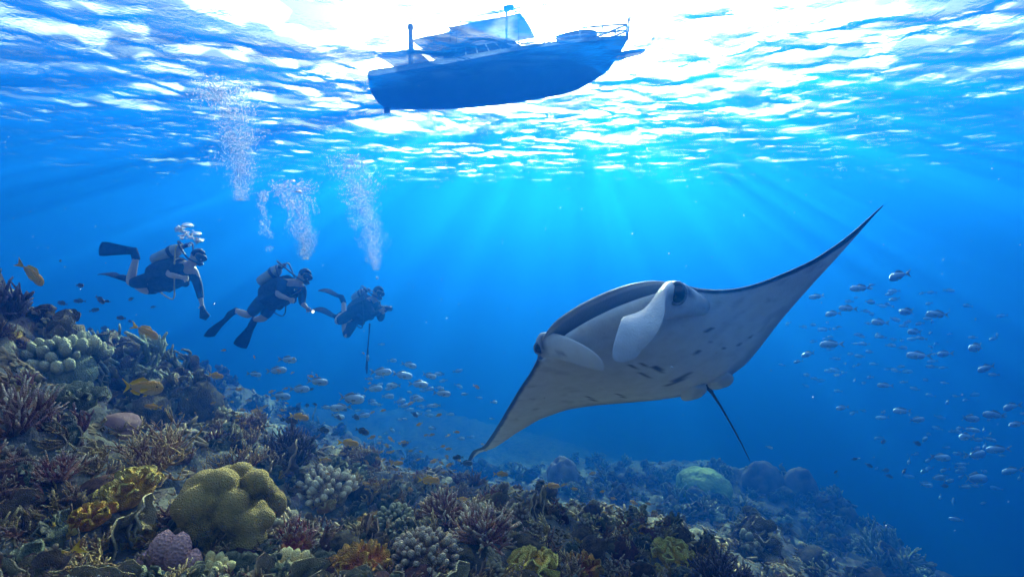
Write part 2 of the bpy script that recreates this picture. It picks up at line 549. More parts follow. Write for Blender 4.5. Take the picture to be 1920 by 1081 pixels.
def knobs(seed, k=70, r=.07, R0=.42, flat=.7, sub=1):
    rg = np.random.default_rng(seed); mb = MB(); mb.blob((0, 0, 0), R0 * .92, 2, 0, .1, 2, (1, 1, flat), seed)
    for i, d in enumerate(dome_dirs(rg, k, -.05)):
        s = rg.uniform(.7, 1.3); c = Vector((d.x, d.y, d.z * flat)) * R0 * rg.uniform(.9, 1.08)
        p2 = c + Vector((d.x, d.y, d.z + .4)).normalized() * r * 1.5 * s
        mb.tube([c * .9, c + (p2 - c) * .5, p2], [r * .8 * s, r * .85 * s, r * .6 * s], 6, [0, .45, 1])
    return mb


def lobed(seed, k=22, sub=5, flat=.8, bulge=.30, reach=.75):
    """massive coral: rounded lobes of uneven size pressed together, deep soft grooves between"""
    rg = np.random.default_rng(seed); V, Fc = ico(sub)
    C = np.array([d for d in dome_dirs(rg, k, -.25)]) + rg.normal(size=(k, 3)) * .22; C /= np.linalg.norm(C, axis=1)[:, None]
    W0 = V + .10 * np.stack([fbm(V * 2 + 5 * q + seed, 2) for q in range(3)], -1); W0 /= np.linalg.norm(W0, axis=1)[:, None]
    ang_ = np.arccos(np.clip(W0 @ C.T, -1, 1)); S = rg.uniform(.62, 1.45, k); Hh = rg.uniform(.55, 1.25, k)
    lob = Hh * np.sqrt(np.clip(1 - (ang_ / (reach * S)) ** 2, 0, 1))
    h = 1 + bulge * lob.max(1) - .04
    W = V * h[:, None] * np.array([.38, .38, .38 * flat]) * (1 + .012 * fbm(V * 9, 2)[:, None])
    mb = MB(); mb.add(W, Fc, list(np.clip(lob.max(1), 0, 1) ** 2 * .8)); return mb


def plates(seed, k=5, r=.42):
    rg = np.random.default_rng(seed); mb = MB()
    for i in range(k):
        z = .05 + .09 * i; rr = r * rg.uniform(.55, 1.0) * (1 - .06 * i); n_, m_ = 6, 22; cx, cyy = rg.normal(size=2) * .12; ph = rg.uniform(0, 6.28, 3)
        G = np.zeros((n_, m_, 3)); T = np.zeros((n_, m_))
        for a in range(n_):
            t = a / (n_ - 1)
            for b in range(m_):
                th = 2 * math.pi * b / (m_ - 1); w = rr * (1 + .16 * math.sin(3 * th + ph[0]) + .08 * math.sin(7 * th + ph[1]))
                G[a, b] = (cx + w * t * math.cos(th), cyy + w * t * math.sin(th), z + .10 * t * t + .025 * t * math.sin(5 * th + ph[2])); T[a, b] = t ** 4
        mb.sheet(G[1:], T[1:], .025); mb.tube([(cx * .3, cyy * .3, -.1), (cx, cyy, z + .01)], [.1, .09], 7, [0, 0])
    return mb


def boulder(seed, flat=.7, amp=.35):
    mb = MB(); V, Fc = ico(3); h = 1 + amp * fbm(V * 1.3 + seed * 3.1, 3) + .16 * fbm(V * 4 + seed, 2, True)
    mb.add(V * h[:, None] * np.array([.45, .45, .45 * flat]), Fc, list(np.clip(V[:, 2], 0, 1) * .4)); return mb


def tuft(seed, k=30, h=.4):
    """bushy growth of thin forked twigs"""
    return join(staghorn_branches(seed, k, .016, h * .55, 1, .6, 4, 1.1, (2, 3), .1))


UP = Vector((0, 0, 1))


def orient(o, loc, normal, size, rg, lean=.5, sink=.06):
    d = (UP * (1 - lean) + Vector(normal) * lean).normalized()
    q = UP.rotation_difference(d) @ Quaternion(UP, rg.uniform(0, 6.28))
    o.rotation_mode = 'QUATERNION'; o.rotation_quaternion = q
    o.location = Vector(loc) - d * size * sink; o.scale = (size,) * 3


HEROES = []


def hero(name, mbs, mat, px, py, wpx, label, cat='coral', lean=.35, sink=.06, part='branch', stretch=(1, 1, 1), seed=0, group=None):
    """a coral one can point to: stands on the reef where the sight line meets it, wpx photo pixels across"""
    loc, nor = ground_at(px, py)
    wpx *= 1.15; size = wpx / F * loc.y; rg = np.random.default_rng(seed + int(px))
    if isinstance(mbs, list):
        o = bpy.data.objects.new(name, None); COL.objects.link(o); o.empty_display_size = .1
        for b in mbs: b.build(part, mat, o)
    else:
        o = mbs.build(name, mat)
    orient(o, loc, nor, size, rg, lean, sink)
    o.scale = tuple(size * k for k in stretch)
    HEROES.append((loc.copy(), size, px, py - wpx * .3, wpx)); tag(o, label, cat, group); return o

# ------------------------------------------------------------------ the corals one can point to
SB = staghorn_branches
hero('staghorn_coral', SB(1, 46, .026, .25, 1, .38, 6, 1.0, (3, 4), -.15), M_STAG, 905, 1030, 150, 'large purple-brown staghorn coral with thick pale-tipped fingers, beside its smaller twin', lean=.2, sink=-.12)
hero('staghorn_coral', SB(2, 40, .030, .22, 1, .36, 6, 1.0, (2, 4), -.1), M_STAG, 828, 982, 108, 'smaller rounded purple-brown finger coral touching the large staghorn coral', lean=.2, sink=-.15)
hero('staghorn_coral', SB(3, 46, .024, .30, 1, .34, 6, 1.0, (3, 4), -.1), M_STAG, 28, 822, 165, 'big reddish-brown staghorn bush with long slender fingers on the upper slope', lean=.35, sink=-.05)
hero('staghorn_coral', SB(4, 60, .015, .20, 2, .5, 5, .55, (2, 3), .02), M_STAGT, 265, 905, 250, 'wide tan thicket of fine staghorn branches behind the ochre leaf coral', lean=.3, sink=-.02, stretch=(1, 1, .8))
hero('staghorn_coral', SB(5, 40, .015, .20, 2, .5, 5, .55, (2, 3), .02), M_STAGT, 430, 880, 150, 'brownish low staghorn thicket just behind the olive lobed coral', lean=.3, stretch=(1, 1, .8))
hero('staghorn_coral', SB(6, 34, .024, .22, 1, .5, 6, 1, (2, 4), .0), M_STAG, 985, 1015, 52, 'tiny dark purple staghorn coral beside the large pale-tipped one', lean=.2)
hero('bush_coral', SB(7, 46, .030, .22, 2, .55, 5, 1.3, (2, 3), .0), M_DARK, 548, 870, 105, 'tall dark purple bushy coral standing up against open blue water', lean=.1, sink=-.02, stretch=(.95, .95, 1.35))
hero('bush_coral', SB(8, 36, .034, .20, 1, .55, 5, 1.0, (2, 4), .0), M_DARK, 590, 890, 60, 'small dark purple bushy coral at the foot of the tall one', lean=.1)
hero('brain_coral', lobed(3, 46, 5, .95, .55, .34), M_BRAIN, 432, 1004, 152, 'massive olive lobed coral with deep grooves, the largest rounded coral on the slope', lean=.1, sink=-.26)
hero('leaf_coral', leafy(1, 40, .085, .15), M_LEAFY, 247, 945, 130, 'ochre-yellow leaf coral with curled lobes in front of the tan staghorn thicket', lean=.3, sink=-.1)
hero('leaf_coral', leafy(2, 26, .085, .15), M_LEAFY, 262, 1010, 72, 'smaller ochre leaf coral clinging below the larger ochre one', lean=.4)
hero('fire_coral', leafy(3, 46, .06, .19, .4), M_ORANGE, 678, 1078, 120, 'bright orange fire coral with upright flattened blades', lean=.1, sink=-.05)
hero('fire_coral', leafy(9, 30, .06, .17, .4), M_ORANGE, 545, 1030, 78, 'dull orange-brown coral cluster beside the pale finger coral', lean=.2)
hero('finger_coral', fingers(1, 16), M_PALE, 525, 1079, 120, 'pale yellow coral with stubby fat fingers', lean=.1, sink=-.02)
hero('knob_coral', knobs(4, 95, .055, .42, .75), M_KNOB, 798, 1062, 118, 'buff knobbly coral head with pale round tips in front of the staghorns', lean=.1, sink=-.1)
hero('knob_coral', knobs(5, 80, .06, .42, .7), M_KNOB, 610, 935, 105, 'buff and tan knobbly coral below the dark purple bush', lean=.1, sink=-.1)
hero('knob_coral', knobs(6, 80, .06, .42, .7), M_TEAL, 742, 985, 70, 'small grey-green rounded knob coral between fire coral and staghorns', lean=.1, sink=-.1)
hero('leaf_coral', leafy(4, 30, .1, .15), M_LEAFY, 612, 965, 60, 'little ochre leaf coral growing on the buff knob coral', lean=.1, sink=-.2)
hero('bubble_coral', leafy(5, 22, .13, .13, 1.0), M_LEAFY, 1000, 1075, 110, 'golden brown cabbage-shaped coral at the edge of the reef', lean=.1, sink=-.04)
hero('staghorn_coral', SB(10, 40, .028, .24, 1, .5, 6, 1.0, (2, 4), .0), M_STAGT, 1062, 1070, 95, 'pinkish tan staghorn coral beside the golden cabbage-shaped coral', lean=.2)
hero('bush_coral', SB(11, 56, .018, .26, 1, .5, 5, 1.0, (2, 4), .0), M_DARK, 1350, 1085, 130, 'very dark bristly coral bush near the drop-off', lean=.2)
hero('leaf_coral', leafy(6, 40, .09, .14), M_LEAFY, 1262, 1040, 90, 'lemon-yellow leaf coral patch beside the dark bristly bush', lean=.2)
hero('brain_coral', lobed(7, 80, 5, .66, .10, .3), M_GREEN, 1318, 925, 115, 'round green dome coral on the distant reef top', lean=.1, sink=-.1)
hero('coral_knoll', lobed(31, 70, 4, 1.5, .22, .3), M_DARK, 1500, 935, 62, 'dark upright coral knoll standing at the distant reef edge', lean=0, sink=-.2)
hero('coral_knoll', lobed(32, 70, 4, 1.15, .25, .3), M_DARK, 1430, 920, 75, 'wide dark coral knoll next to the green dome coral', lean=0, sink=-.15)
hero('coral_knoll', lobed(33, 60, 4, 1.3, .25, .3), M_DARK, 1055, 905, 60, 'faint bluish coral knoll far behind the manta ray', lean=0, sink=-.15)
hero('knob_coral', knobs(12, 90, .06, .42, .8), M_TEAL, 115, 720, 150, 'grey-green knobbly coral mound on the upper slope', lean=.3, sink=-.1)
hero('bush_coral', SB(13, 46, .03, .24, 1, .5, 5, 1, (2, 4), .0), M_DARK, 10, 600, 120, 'dark bushy coral crowning the top of the slope', lean=.3, sink=-.05, stretch=(1, 1, 1.4))
hero('bush_coral', SB(14, 46, .03, .22, 1, .5, 5, 1, (2, 4), .0), M_STAG, 72, 668, 80, 'greyish branching coral tuft high on the slope', lean=.3)
hero('bush_coral', SB(15, 46, .03, .24, 1, .5, 5, 1, (2, 4), .0), M_DARK, 150, 690, 85, 'dark blue-grey bush coral beside the branching tuft', lean=.2)
hero('leaf_coral', leafy(16, 46, .08, .14), M_TEAL, 140, 770, 110, 'olive leafy coral hanging over the slope', lean=.3, sink=-.1)
hero('brain_coral', lobed(17, 40, 4, .7, .25, .5), M_LILAC, 212, 800, 85, 'pale lilac rounded coral behind the tan thicket', lean=.2)

hero('leaf_coral', leafy(41, 36, .085, .15), M_ORANGE, 170, 985, 95, 'amber leaf coral among maroon boulders near the reddish-brown staghorn bush', lean=.3, sink=-.08)
hero('staghorn_coral', SB(42, 40, .028, .24, 1, .42, 6, 1.0, (2, 4), -.05), M_PINK, 555, 1025, 105, 'rosy pink finger coral beside the massive olive lobed coral', lean=.2, sink=-.08)
hero('staghorn_coral', SB(43, 40, .026, .24, 1, .42, 6, 1.0, (2, 4), -.05), M_PINK, 110, 905, 120, 'rosy pink branching coral below the reddish-brown staghorn bush', lean=.3, sink=-.05)
hero('fire_coral', leafy(44, 40, .065, .19, .4), M_ORANGE, 1085, 1078, 85, 'orange bladed coral behind the golden cabbage-shaped coral', lean=.1, sink=-.05)
hero('finger_coral', fingers(45, 16), M_PALE, 395, 1074, 90, 'cream finger coral at the foot of the massive olive lobed coral', lean=.1, sink=-.04)
hero('leaf_coral', leafy(46, 40, .085, .15), M_LEAFY, 700, 1000, 80, 'golden leaf coral between the buff knob coral and the staghorns', lean=.2, sink=-.08)
SHORT = ['the large pale-tipped staghorn coral',
         'the smaller rounded finger coral',
         'the reddish-brown staghorn bush',
         'the wide tan thicket',
         'the brownish low thicket',
         'the tiny dark staghorn',
         'the tall dark purple bush coral',
         'the small purple bush coral',
         'the olive lobed coral',
         'the ochre leaf coral',
         'the smaller ochre leaf coral',
         'the orange fire coral',
         'the orange-brown cluster',
         'the pale finger coral',
         'the buff knobbly head',
         'the tan knobbly coral',
         'the grey-green knob coral',
         'the little ochre coral',
         'the golden cabbage-shaped coral',
         'the pinkish tan staghorn',
         'the dark bristly bush',
         'the lemon-yellow leaf coral',
         'the green dome coral',
         'the upright coral knoll at the reef edge',
         'the wide coral knoll',
         'the faint far coral knoll',
         'the grey-green coral mound',
         'the dark bush coral crowning the slope',
         'the greyish branching tuft',
         'the dark blue-grey bush',
         'the olive leafy coral',
         'the lilac rounded coral']

# the lilac lobed sponge below the olive coral
mb = MB(); rg = np.random.default_rng(4)
sp_loc, sp_nor = ground_at(322, 1075)
sz = 1 / F * sp_loc.y                                            # one photo pixel there, in metres
for (x0_, z0_, x1_, z1_, r_) in ((-36, 0, -34, 62, 24), (-10, 10, -4, 96, 27), (18, 10, 24, 92, 24), (46, 5, 50, 62, 19), (-20, -10, -52, 40, 18), (70, 0, 74, 40, 15), (4, -20, 6, 40, 34)):
    P_ = [Vector((x0_ + (x1_ - x0_) * t, rg.normal() * 3 - 14 * math.sin(t * 3), z0_ + (z1_ - z0_) * t)) * sz for t in np.linspace(0, 1, 7)]
    mb.tube(P_, [r_ * sz * q * rg.uniform(.93, 1.07) for q in (1.1, 1.05, .98, 1.0, 1.02, .85, .5)], 16, [.1, .15, .2, .3, .45, .6, .7])
o = mb.build('lobed_sponge', M_LILAC); o.location = sp_loc - Vector((0, 0, .03)); tag(o, 'lilac sponge of fused rounded lobes below the olive lobed coral', 'sponge')

# ------------------------------------------------------------------ the smaller growth, every colony its own object
KINDS = []


def proto(name, mat, meshes, label, group, count, smin, smax, zone, cat='coral', lean=.5, sink=.08):
    KINDS.append(dict(name=name, mat=mat, me=[b.mesh(name, mat) for b in meshes], label=label, group=group, count=count, s=(smin, smax), zone=zone, cat=cat, lean=lean, sink=sink))


proto('finger_tuft_coral', M_STAG, [join(SB(40 + i, 20, .034, .25, 1, .5, 5, 1, (2, 3))) for i in range(3)], 'small reddish-brown branching coral', 'small brown branching corals', 200, .10, .26, 'near')
proto('tan_branch_coral', M_STAGT, [join(SB(50 + i, 22, .026, .24, 1, .55, 5, .8, (2, 3))) for i in range(3)], 'small tan branching coral', 'small tan branching corals', 240, .12, .32, 'near')
proto('small_knob_coral', M_KNOB, [knobs(60 + i, 44, .075, .42, .65) for i in range(3)], 'small buff knob coral with pale tips', 'small buff knob corals', 120, .06, .16, 'near')
proto('cabbage_coral', M_TEAL, [leafy(70 + i, 22, .11, .15) for i in range(3)], 'small grey-green leafy coral', 'small green leafy corals', 190, .09, .26, 'near')
proto('ochre_coral', M_LEAFY, [leafy(75 + i, 18, .1, .15) for i in range(2)], 'small ochre leafy coral', 'small ochre leafy corals', 45, .06, .15, 'near')
proto('plate_coral', M_PLATE, [plates(80 + i, 4) for i in range(3)], 'small brown tiered plate coral', 'small plate corals', 60, .12, .3, 'near')
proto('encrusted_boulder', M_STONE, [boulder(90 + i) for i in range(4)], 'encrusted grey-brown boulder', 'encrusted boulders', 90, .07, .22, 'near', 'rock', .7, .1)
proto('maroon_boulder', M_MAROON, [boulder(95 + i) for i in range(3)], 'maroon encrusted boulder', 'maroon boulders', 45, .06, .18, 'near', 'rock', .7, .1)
proto('dark_tuft_coral', M_DARK, [tuft(100 + i, 26) for i in range(2)], 'small dark twiggy coral tuft', 'small dark tuft corals', 120, .10, .24, 'near')
proto('distant_branch_coral', M_TEAL, [join(SB(110 + i, 18, .04, .26, 1, .55, 4, .9, (2, 3))) for i in range(3)], 'hazy branching coral on the far reef', 'branching corals of the far reef', 290, .4, 1.05, 'far')
proto('distant_leaf_coral', M_STONE, [leafy(120 + i, 16, .14, .17) for i in range(3)], 'hazy leafy coral on the far reef', 'leafy corals of the far reef', 280, .35, .85, 'far')
proto('distant_knob_coral', M_TEAL, [knobs(130 + i, 30, .1, .42, .6) for i in range(3)], 'hazy knobbly coral on the far reef', 'knob corals of the far reef', 220, .2, .5, 'far')
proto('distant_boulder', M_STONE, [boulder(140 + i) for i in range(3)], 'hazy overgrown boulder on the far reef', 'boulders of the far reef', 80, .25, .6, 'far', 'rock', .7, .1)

rg = np.random.default_rng(77)
for K in KINDS:
    c = 0; tries = 0
    while c < K['count'] and tries < K['count'] * 12:
        tries += 1
        if K['zone'] == 'near':
            r = 1.5 + 5.2 * rg.random() ** 1.1; a = R(rg.uniform(-55, 38))
        else:
            r = 6.0 + 18 * rg.random() ** 1.25; a = R(rg.uniform(-44, 42))
        x, y = r * math.sin(a), r * math.cos(a)
        loc, nor = ground_below(x, y)
        if loc is None or loc.y < .6 or loc.z < -14: continue
        u = 960 + F * loc.x / loc.y; v_ = 480 - F * loc.z / loc.y
        if u < -120 or u > 2000 or v_ > 1190: continue
        d = loc.length
        if any((loc - hl).length < .42 * hs_ or (d < hl.length and math.hypot(u - hx, v_ - hy) < .38 * hw_) for hl, hs_, hx, hy, hw_ in HEROES): continue
        if BVH.ray_cast(Vector((0, 0, 0)), ((loc + nor * .12) * (1 / d)).normalized(), d - .25)[0] is not None: continue
        s = K['s'][0] + (K['s'][1] - K['s'][0]) * rg.random() ** 1.7
        if K['zone'] == 'near': s *= .62 + .19 * d ** .75
        o = bpy.data.objects.new(K['name'], K['me'][rg.integers(len(K['me']))]); COL.objects.link(o)
        orient(o, loc, nor, s, rg, K['lean'], K['sink'])
        o.scale = (s * rg.uniform(.85, 1.15), s * rg.uniform(.85, 1.15), s * rg.uniform(.75, 1.2))
        near_ = min(range(len(SHORT)), key=lambda i_: (HEROES[i_][0] - loc).length)
        tag(o, K['label'] + ' near ' + SHORT[near_], K['cat'], K['group']); c += 1

# ------------------------------------------------------------------ turf: the countless nubs and blades between the colonies
M_TURF = coral_mat('reef_turf', (.06, .06, .03), (.26, .22, .11), (.62, .56, .38), 1.6, .0, 60)
tpl = []
for q in range(6):
    t_ = MB(); r2 = np.random.default_rng(300 + q)
    if q < 4:
        for d in dome_dirs(r2, 6, .2):
            t_.tube([d * .05, d * .3 + Vector((0, 0, .1)), d * .55 + Vector((0, 0, .22))], [.13, .10, .05], 4, [0, .4, 1])
    else:
        for k in range(3):
            G, T = leaf_blade(r2, Vector(r2.normal(size=3)) * .1, Vector((r2.normal() * .5, r2.normal() * .5, 1)), .3, .5, .8); t_.sheet(G[::2, ::2], T[::2, ::2], .05)
    tpl.append((np.array(t_.v), t_.f, np.array(t_.t)))
big_ = MB(); VV = []; FF = []; TT = []; off = 0
for k in range(14000):
    if k < 10500: r = 1.3 + 5.5 * rg.random() ** 1.1; a = R(rg.uniform(-58, 40))
    else: r = 6 + 15 * rg.random() ** 1.3; a = R(rg.uniform(-44, 42))
    loc, nor = ground_below(r * math.sin(a), r * math.cos(a))
    if loc is None or loc.z < -13: continue
    if any((loc - hl).length < .35 * hs_ for hl, hs_, hx, hy, hw_ in HEROES): continue
    s_ = (.022 + .05 * rg.random() ** 2) * (.5 + .33 * r) * 1.15
    d = (UP * .4 + nor * .6).normalized(); M3 = np.array((UP.rotation_difference(d) @ Quaternion(UP, rg.uniform(0, 6.28))).to_matrix()) * s_
    v0, f0, t0 = tpl[rg.integers(6)]
    VV.append(v0 @ M3.T + np.array(loc - d * s_ * .08)); FF += [tuple(i + off for i in f) for f in f0]; TT.append(t0 * rg.uniform(.2, 1)); off += len(v0)
me = bpy.data.meshes.new('reef_turf'); me.from_pydata(np.concatenate(VV).tolist(), [], FF); me.update(); me.polygons.foreach_set('use_smooth', [True] * len(me.polygons))
at_ = me.attributes.new('tip', 'FLOAT', 'POINT'); at_.data.foreach_set('value', np.concatenate(TT).astype(np.float32)); me.materials.append(M_TURF)
o = bpy.data.objects.new('reef_turf', me); COL.objects.link(o); tag(o, 'low turf of tiny nubs and blades covering the reef', 'reef growth', kind='stuff')

# ------------------------------------------------------------------ the manta ray
def empty(name, loc=(0, 0, 0)):
    o = bpy.data.objects.new(name, None); o.location = loc; o.empty_display_size = .1; COL.objects.link(o); return o


MO = at(1130, 600, 3.95)                                     # middle of the mouth
MT = at(1325, 722, 5.25)                                     # root of the tail
mf = (MO - MT).normalized()                                  # forwards
me_ = (at(1655, 385, 3.8) - at(873, 850, 5.4)); me_ = (me_ - mf * me_.dot(mf)).normalized()   # along the span
mu = mf.cross(me_).normalized()
if mu.z < 0: mu = -mu                                        # the back
BEND = .055


def on_sheet(px, py):
    """where a sight line meets the gently bowed sheet of the ray's disc -> (span, chord)"""
    d = ray(px, py); lo, hi = 2.0, 9.0
    g = lambda t: (d * t - MO).dot(mu) - BEND * (d * t - MO).dot(me_) ** 2
    best = None; ts = np.linspace(2, 9, 200); gs = [g(t) for t in ts]
    for i in range(199):
        if gs[i] * gs[i + 1] <= 0:
            a, b = ts[i], ts[i + 1]
            for _ in range(40):
                c = (a + b) / 2
                if g(a) * g(c) <= 0: b = c
                else: a = c
            best = d * a - MO; break
    return best.dot(me_), best.dot(mf)


LE_PX = [(874, 852), (890, 842), (905, 838), (925, 810), (950, 768), (975, 726), (995, 698), (1010, 668), (1018, 640), (1040, 612), (1085, 583), (1140, 556), (1195, 537),
         (1240, 530), (1285, 538), (1330, 545), (1375, 543), (1420, 532), (1470, 512), (1520, 490), (1570, 458), (1610, 426), (1640, 398), (1656, 384)]
TE_PX = [(874, 854), (893, 861), (925, 840), (965, 813), (1010, 786), (1060, 768), (1110, 760), (1170, 755), (1230, 750), (1285, 742), (1325, 728), (1365, 708), (1400, 682), (1430, 645),
         (1460, 605), (1490, 570), (1530, 525), (1570, 482), (1610, 437), (1640, 403), (1656, 386)]
LEp = np.array([on_sheet(*p) for p in LE_PX]); TEp = np.array([on_sheet(*p) for p in TE_PX])
x0, x1 = max(LEp[0, 0], TEp[0, 0]), min(LEp[-1, 0], TEp[-1, 0])


def smooth_interp(x, xp, fp):
    o = np.argsort(xp); y = np.interp(x, xp[o], fp[o])
    k = np.array([1, 4, 6, 4, 1.]) / 16
    for _ in range(6):
        yp = np.pad(y, 2, mode='reflect', reflect_type='odd'); y = np.convolve(yp, k, 'valid')
    return y


NS, NC, NM = 220, 44, 18
xs = np.linspace(x0, x1, NS)
yl = smooth_interp(xs, LEp[:, 0], LEp[:, 1]); yt = smooth_interp(xs, TEp[:, 0], TEp[:, 1])
MW = .66                                                     # half width of the mouth
half = np.where(xs < 0, -x0, x1)
sx = np.abs(xs) / half
body = np.exp(-(np.abs(xs) / .62) ** 2.6)                     # 1 over the trunk, 0 on the wings
wing_t = .10 * (1 - sx) ** .9 + .006
top_t = .17 * body + wing_t * .55
bot_t = .20 * body + wing_t * .45
mouth = np.clip(1 - (np.abs(xs) / MW) ** 4, 0, 1)              # how far the mouth gapes
rows = []; cols = []
for i in range(NS):
    x = xs[i]; a, b = yl[i], yt[i]; ch = max(a - b, .004)
    mth = mouth[i] ** .6
    prof = lambda t: (math.sqrt(max(t, 0)) * 1.75 * (1 - t) ** .85)          # 0 at both edges, thickest at one third
    blunt = mth
    pts = []; col = []
    lip_up = .03 * mth; lip_dn = -.055 * mth; set_back = .085 * mth
    for k in range(NC):                                        # back: tail edge to upper lip
        t = 1 - k / (NC - 1); t = t ** 1.5
        z = top_t[i] * prof(t) + lip_up * (1 - t) ** 6
        pts.append((b + ch * (1 - t), z)); col.append(0)
    for k in range(1, NM):                                     # the mouth, a pocket reaching back into the head
        s = k / NM
        dep = .20 * mth * math.sin(math.pi * s) ** .7
        pts.append((a - set_back * s - dep, lip_up + (lip_dn - lip_up) * (s ** 1.1) - .02 * mth * math.sin(math.pi * s)))
        col.append(1)
    for k in range(NC + 1):                                    # belly: lower lip to tail edge
        t = (k / NC) ** 1.5
        aa = a - set_back; c2 = max(aa - b, .004)
        z = -bot_t[i] * prof(t) + lip_dn * (1 - t) ** 5
        pts.append((aa - c2 * t, z)); col.append(2)
    rows.append(pts); cols.append(col)
NP = len(rows[0])
Vm = []; Cm = []
rg = np.random.default_rng(3)
P3 = np.zeros((NS, NP, 3))
for i in range(NS):
    curl = .10 * max(0, (-xs[i] / -x0 - .9) / .1) ** 2 if xs[i] < 0 else 0
    for k in range(NP):
        y, z = rows[i][k]
        P3[i, k] = MO + me_ * xs[i] + mf * y + mu * (BEND * xs[i] ** 2 + z - curl)
# colours: dark back and leading edge, pale belly with grey margins and dark marks
SPOTS = [(1187, 687, .028, 1.2), (1206, 684, .024, 1.6), (1233, 691, .032, 1.6), (1209, 703, .028, 1.9), (1262, 683, .010, 1), (1127, 690, .014, 1.0),
         (1308, 660, .022, 1.6), (1272, 712, .030, 5.0), (1405, 632, .016, 2.0), (1388, 645, .012, 2), (1165, 742, .012, 5), (1110, 748, .012, 5)]
gill = [(x_, y_) for x_ in (.34, .42, .50) for y_ in (0,)]


def project(P):
    yc = P[..., 1] * CP - P[..., 2] * SP * 1.0; zc = P[..., 1] * SP + P[..., 2] * CP
    return 960 + F * P[..., 0] / yc, 540.5 - F * zc / yc


PU, PV = project(P3)
dark = np.zeros((NS, NP)); inner = np.zeros((NS, NP))
nz1 = fbm(P3 * 5, 3); nz2 = fbm(P3 * 14 + 5, 2)
for i in range(NS):
    for k in range(NP):
        c = cols[i][k]; y, z = rows[i][k]; ch = max(yl[i] - yt[i], .01)
        fl = (yl[i] - y) / ch
        if c == 0: dark[i, k] = 1.0 if fl > .02 * mouth[i] else .6
        elif c == 1: inner[i, k] = 1; dark[i, k] = 0
        else:
            w = .085 * (1 - mouth[i]) * (.45 + .55 * sx[i])
            lead = np.clip((w - (yl[i] - y) + .012 * nz2[i, k]) / .03, 0, 1) if mouth[i] < .5 else 0
            trail = np.clip((.30 * ch * (.35 + sx[i]) - (y - yt[i]) + .07 * nz1[i, k]) / .20, 0, 1) * .5  # grey trailing margin, widened to paint in the belly's shading towards the rear
            smudge = np.clip((nz1[i, k] - .12) * 1.4, 0, .28) * np.clip(sx[i] * 3 - .1, .25, 1) + np.clip(nz2[i, k] - .3, 0, .2) * .5
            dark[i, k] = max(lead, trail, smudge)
SPOTS += [(1300 + 14 * q, 585 + 17 * q, .006, 9.0) for q in range(5)]
tilt = R(28)
for (u0, v0, r_, asp) in SPOTS:
    sc = r_ / 4.2 * F
    du = PU - u0; dv = PV - v0
    ca, sa = (math.cos(tilt), math.sin(tilt)) if u0 < 1240 else (math.cos(-tilt), math.sin(-tilt))
    a_ = (du * ca + dv * sa) / (sc * asp); b_ = (-du * sa + dv * ca) / (sc * .55)
    q = a_ * a_ + b_ * b_ + .6 * nz2
    bel = np.array([[c == 2 for c in col] for col in cols])
    dark = np.where(bel, np.maximum(dark, np.clip((1.15 - q) * 2, 0, 1) * .92), dark)
manta = empty('manta_ray', MO)
manta.matrix_world = Matrix.Translation(MO)
idx = np.arange(NS * NP).reshape(NS, NP)
faces = [(int(idx[i, k]), int(idx[i + 1, k]), int(idx[i + 1, (k + 1) % NP]), int(idx[i, (k + 1) % NP])) for i in range(NS - 1) for k in range(NP)]
V = (P3.reshape(-1, 3) - np.array(MO)).tolist()
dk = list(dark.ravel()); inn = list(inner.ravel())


def extra(mbs):
    """limbs of the body that share its mesh"""
    global V, faces, dk, inn
    o = len(V); V += [tuple(Vector(p) - MO) for p in mbs.v]; faces += [tuple(i + o for i in f) for f in mbs.f]
    W = np.array([tuple(p) for p in mbs.v]); uu, vv = project(W); tt = np.array(mbs.t, float)
    for (a0, b0, ru, rv, st) in ((1207, 548, 17, 9, .95), (1240, 545, 16, 7, .45), (1292, 545, 12, 15, .95), (1272, 556, 20, 16, .55), (1017, 645, 8, 22, .9), (1050, 664, 12, 4, .5)):
        q_ = ((uu - a0) / ru) ** 2 + ((vv - b0) / rv) ** 2; tt = np.maximum(tt, st * np.clip(1.4 - q_, 0, 1))
    dk += list(tt); inn += [0.0] * len(mbs.v)


def paddle(pts, halfw, thick, widthdir, darks, n=26, sides=20):
    """a flattened, tapering lobe along pts; halfw, thick in metres"""
    pts = [Vector(p) for p in pts]; k = len(pts)
    ts = np.linspace(0, k - 1, n)
    def cr(A, t):
        i = min(int(t), k - 2); f = t - i
        g = lambda j: np.array(A[min(max(j, 0), k - 1)], float)
        p0, p1, p2, p3 = g(i - 1), g(i), g(i + 1), g(i + 2)
        return .5 * (2 * p1 + (p2 - p0) * f + (2 * p0 - 5 * p1 + 4 * p2 - p3) * f * f + (3 * p1 - p0 - 3 * p2 + p3) * f ** 3)
    mb = MB(); VV = []; TT = []
    C = [Vector(cr(pts, t)) for t in ts]
    for i, t in enumerate(ts):
        d = (C[min(i + 1, n - 1)] - C[max(i - 1, 0)]).normalized()
        w = Vector(cr(widthdir, t)); w = (w - d * w.dot(d)).normalized(); h = d.cross(w)
        hw = float(cr(halfw, t)); th = float(cr(thick, t)); dr = float(cr(darks, t))
        for j in range(sides):
            a = 2 * math.pi * j / sides
            VV.append(C[i] + w * (hw * math.cos(a)) + h * (th * math.sin(a))); TT.append(dr if math.cos(a) > -.2 else dr * .4)
    Fc = [(i * sides + j, i * sides + (j + 1) % sides, (i + 1) * sides + (j + 1) % sides, (i + 1) * sides + j) for i in range(n - 1) for j in range(sides)]
    Fc += [tuple(range(sides))[::-1], tuple((n - 1) * sides + j for j in range(sides))]
    mb.add(VV, Fc, TT); return mb


cv = lambda px, py, d: at(px, py, d)
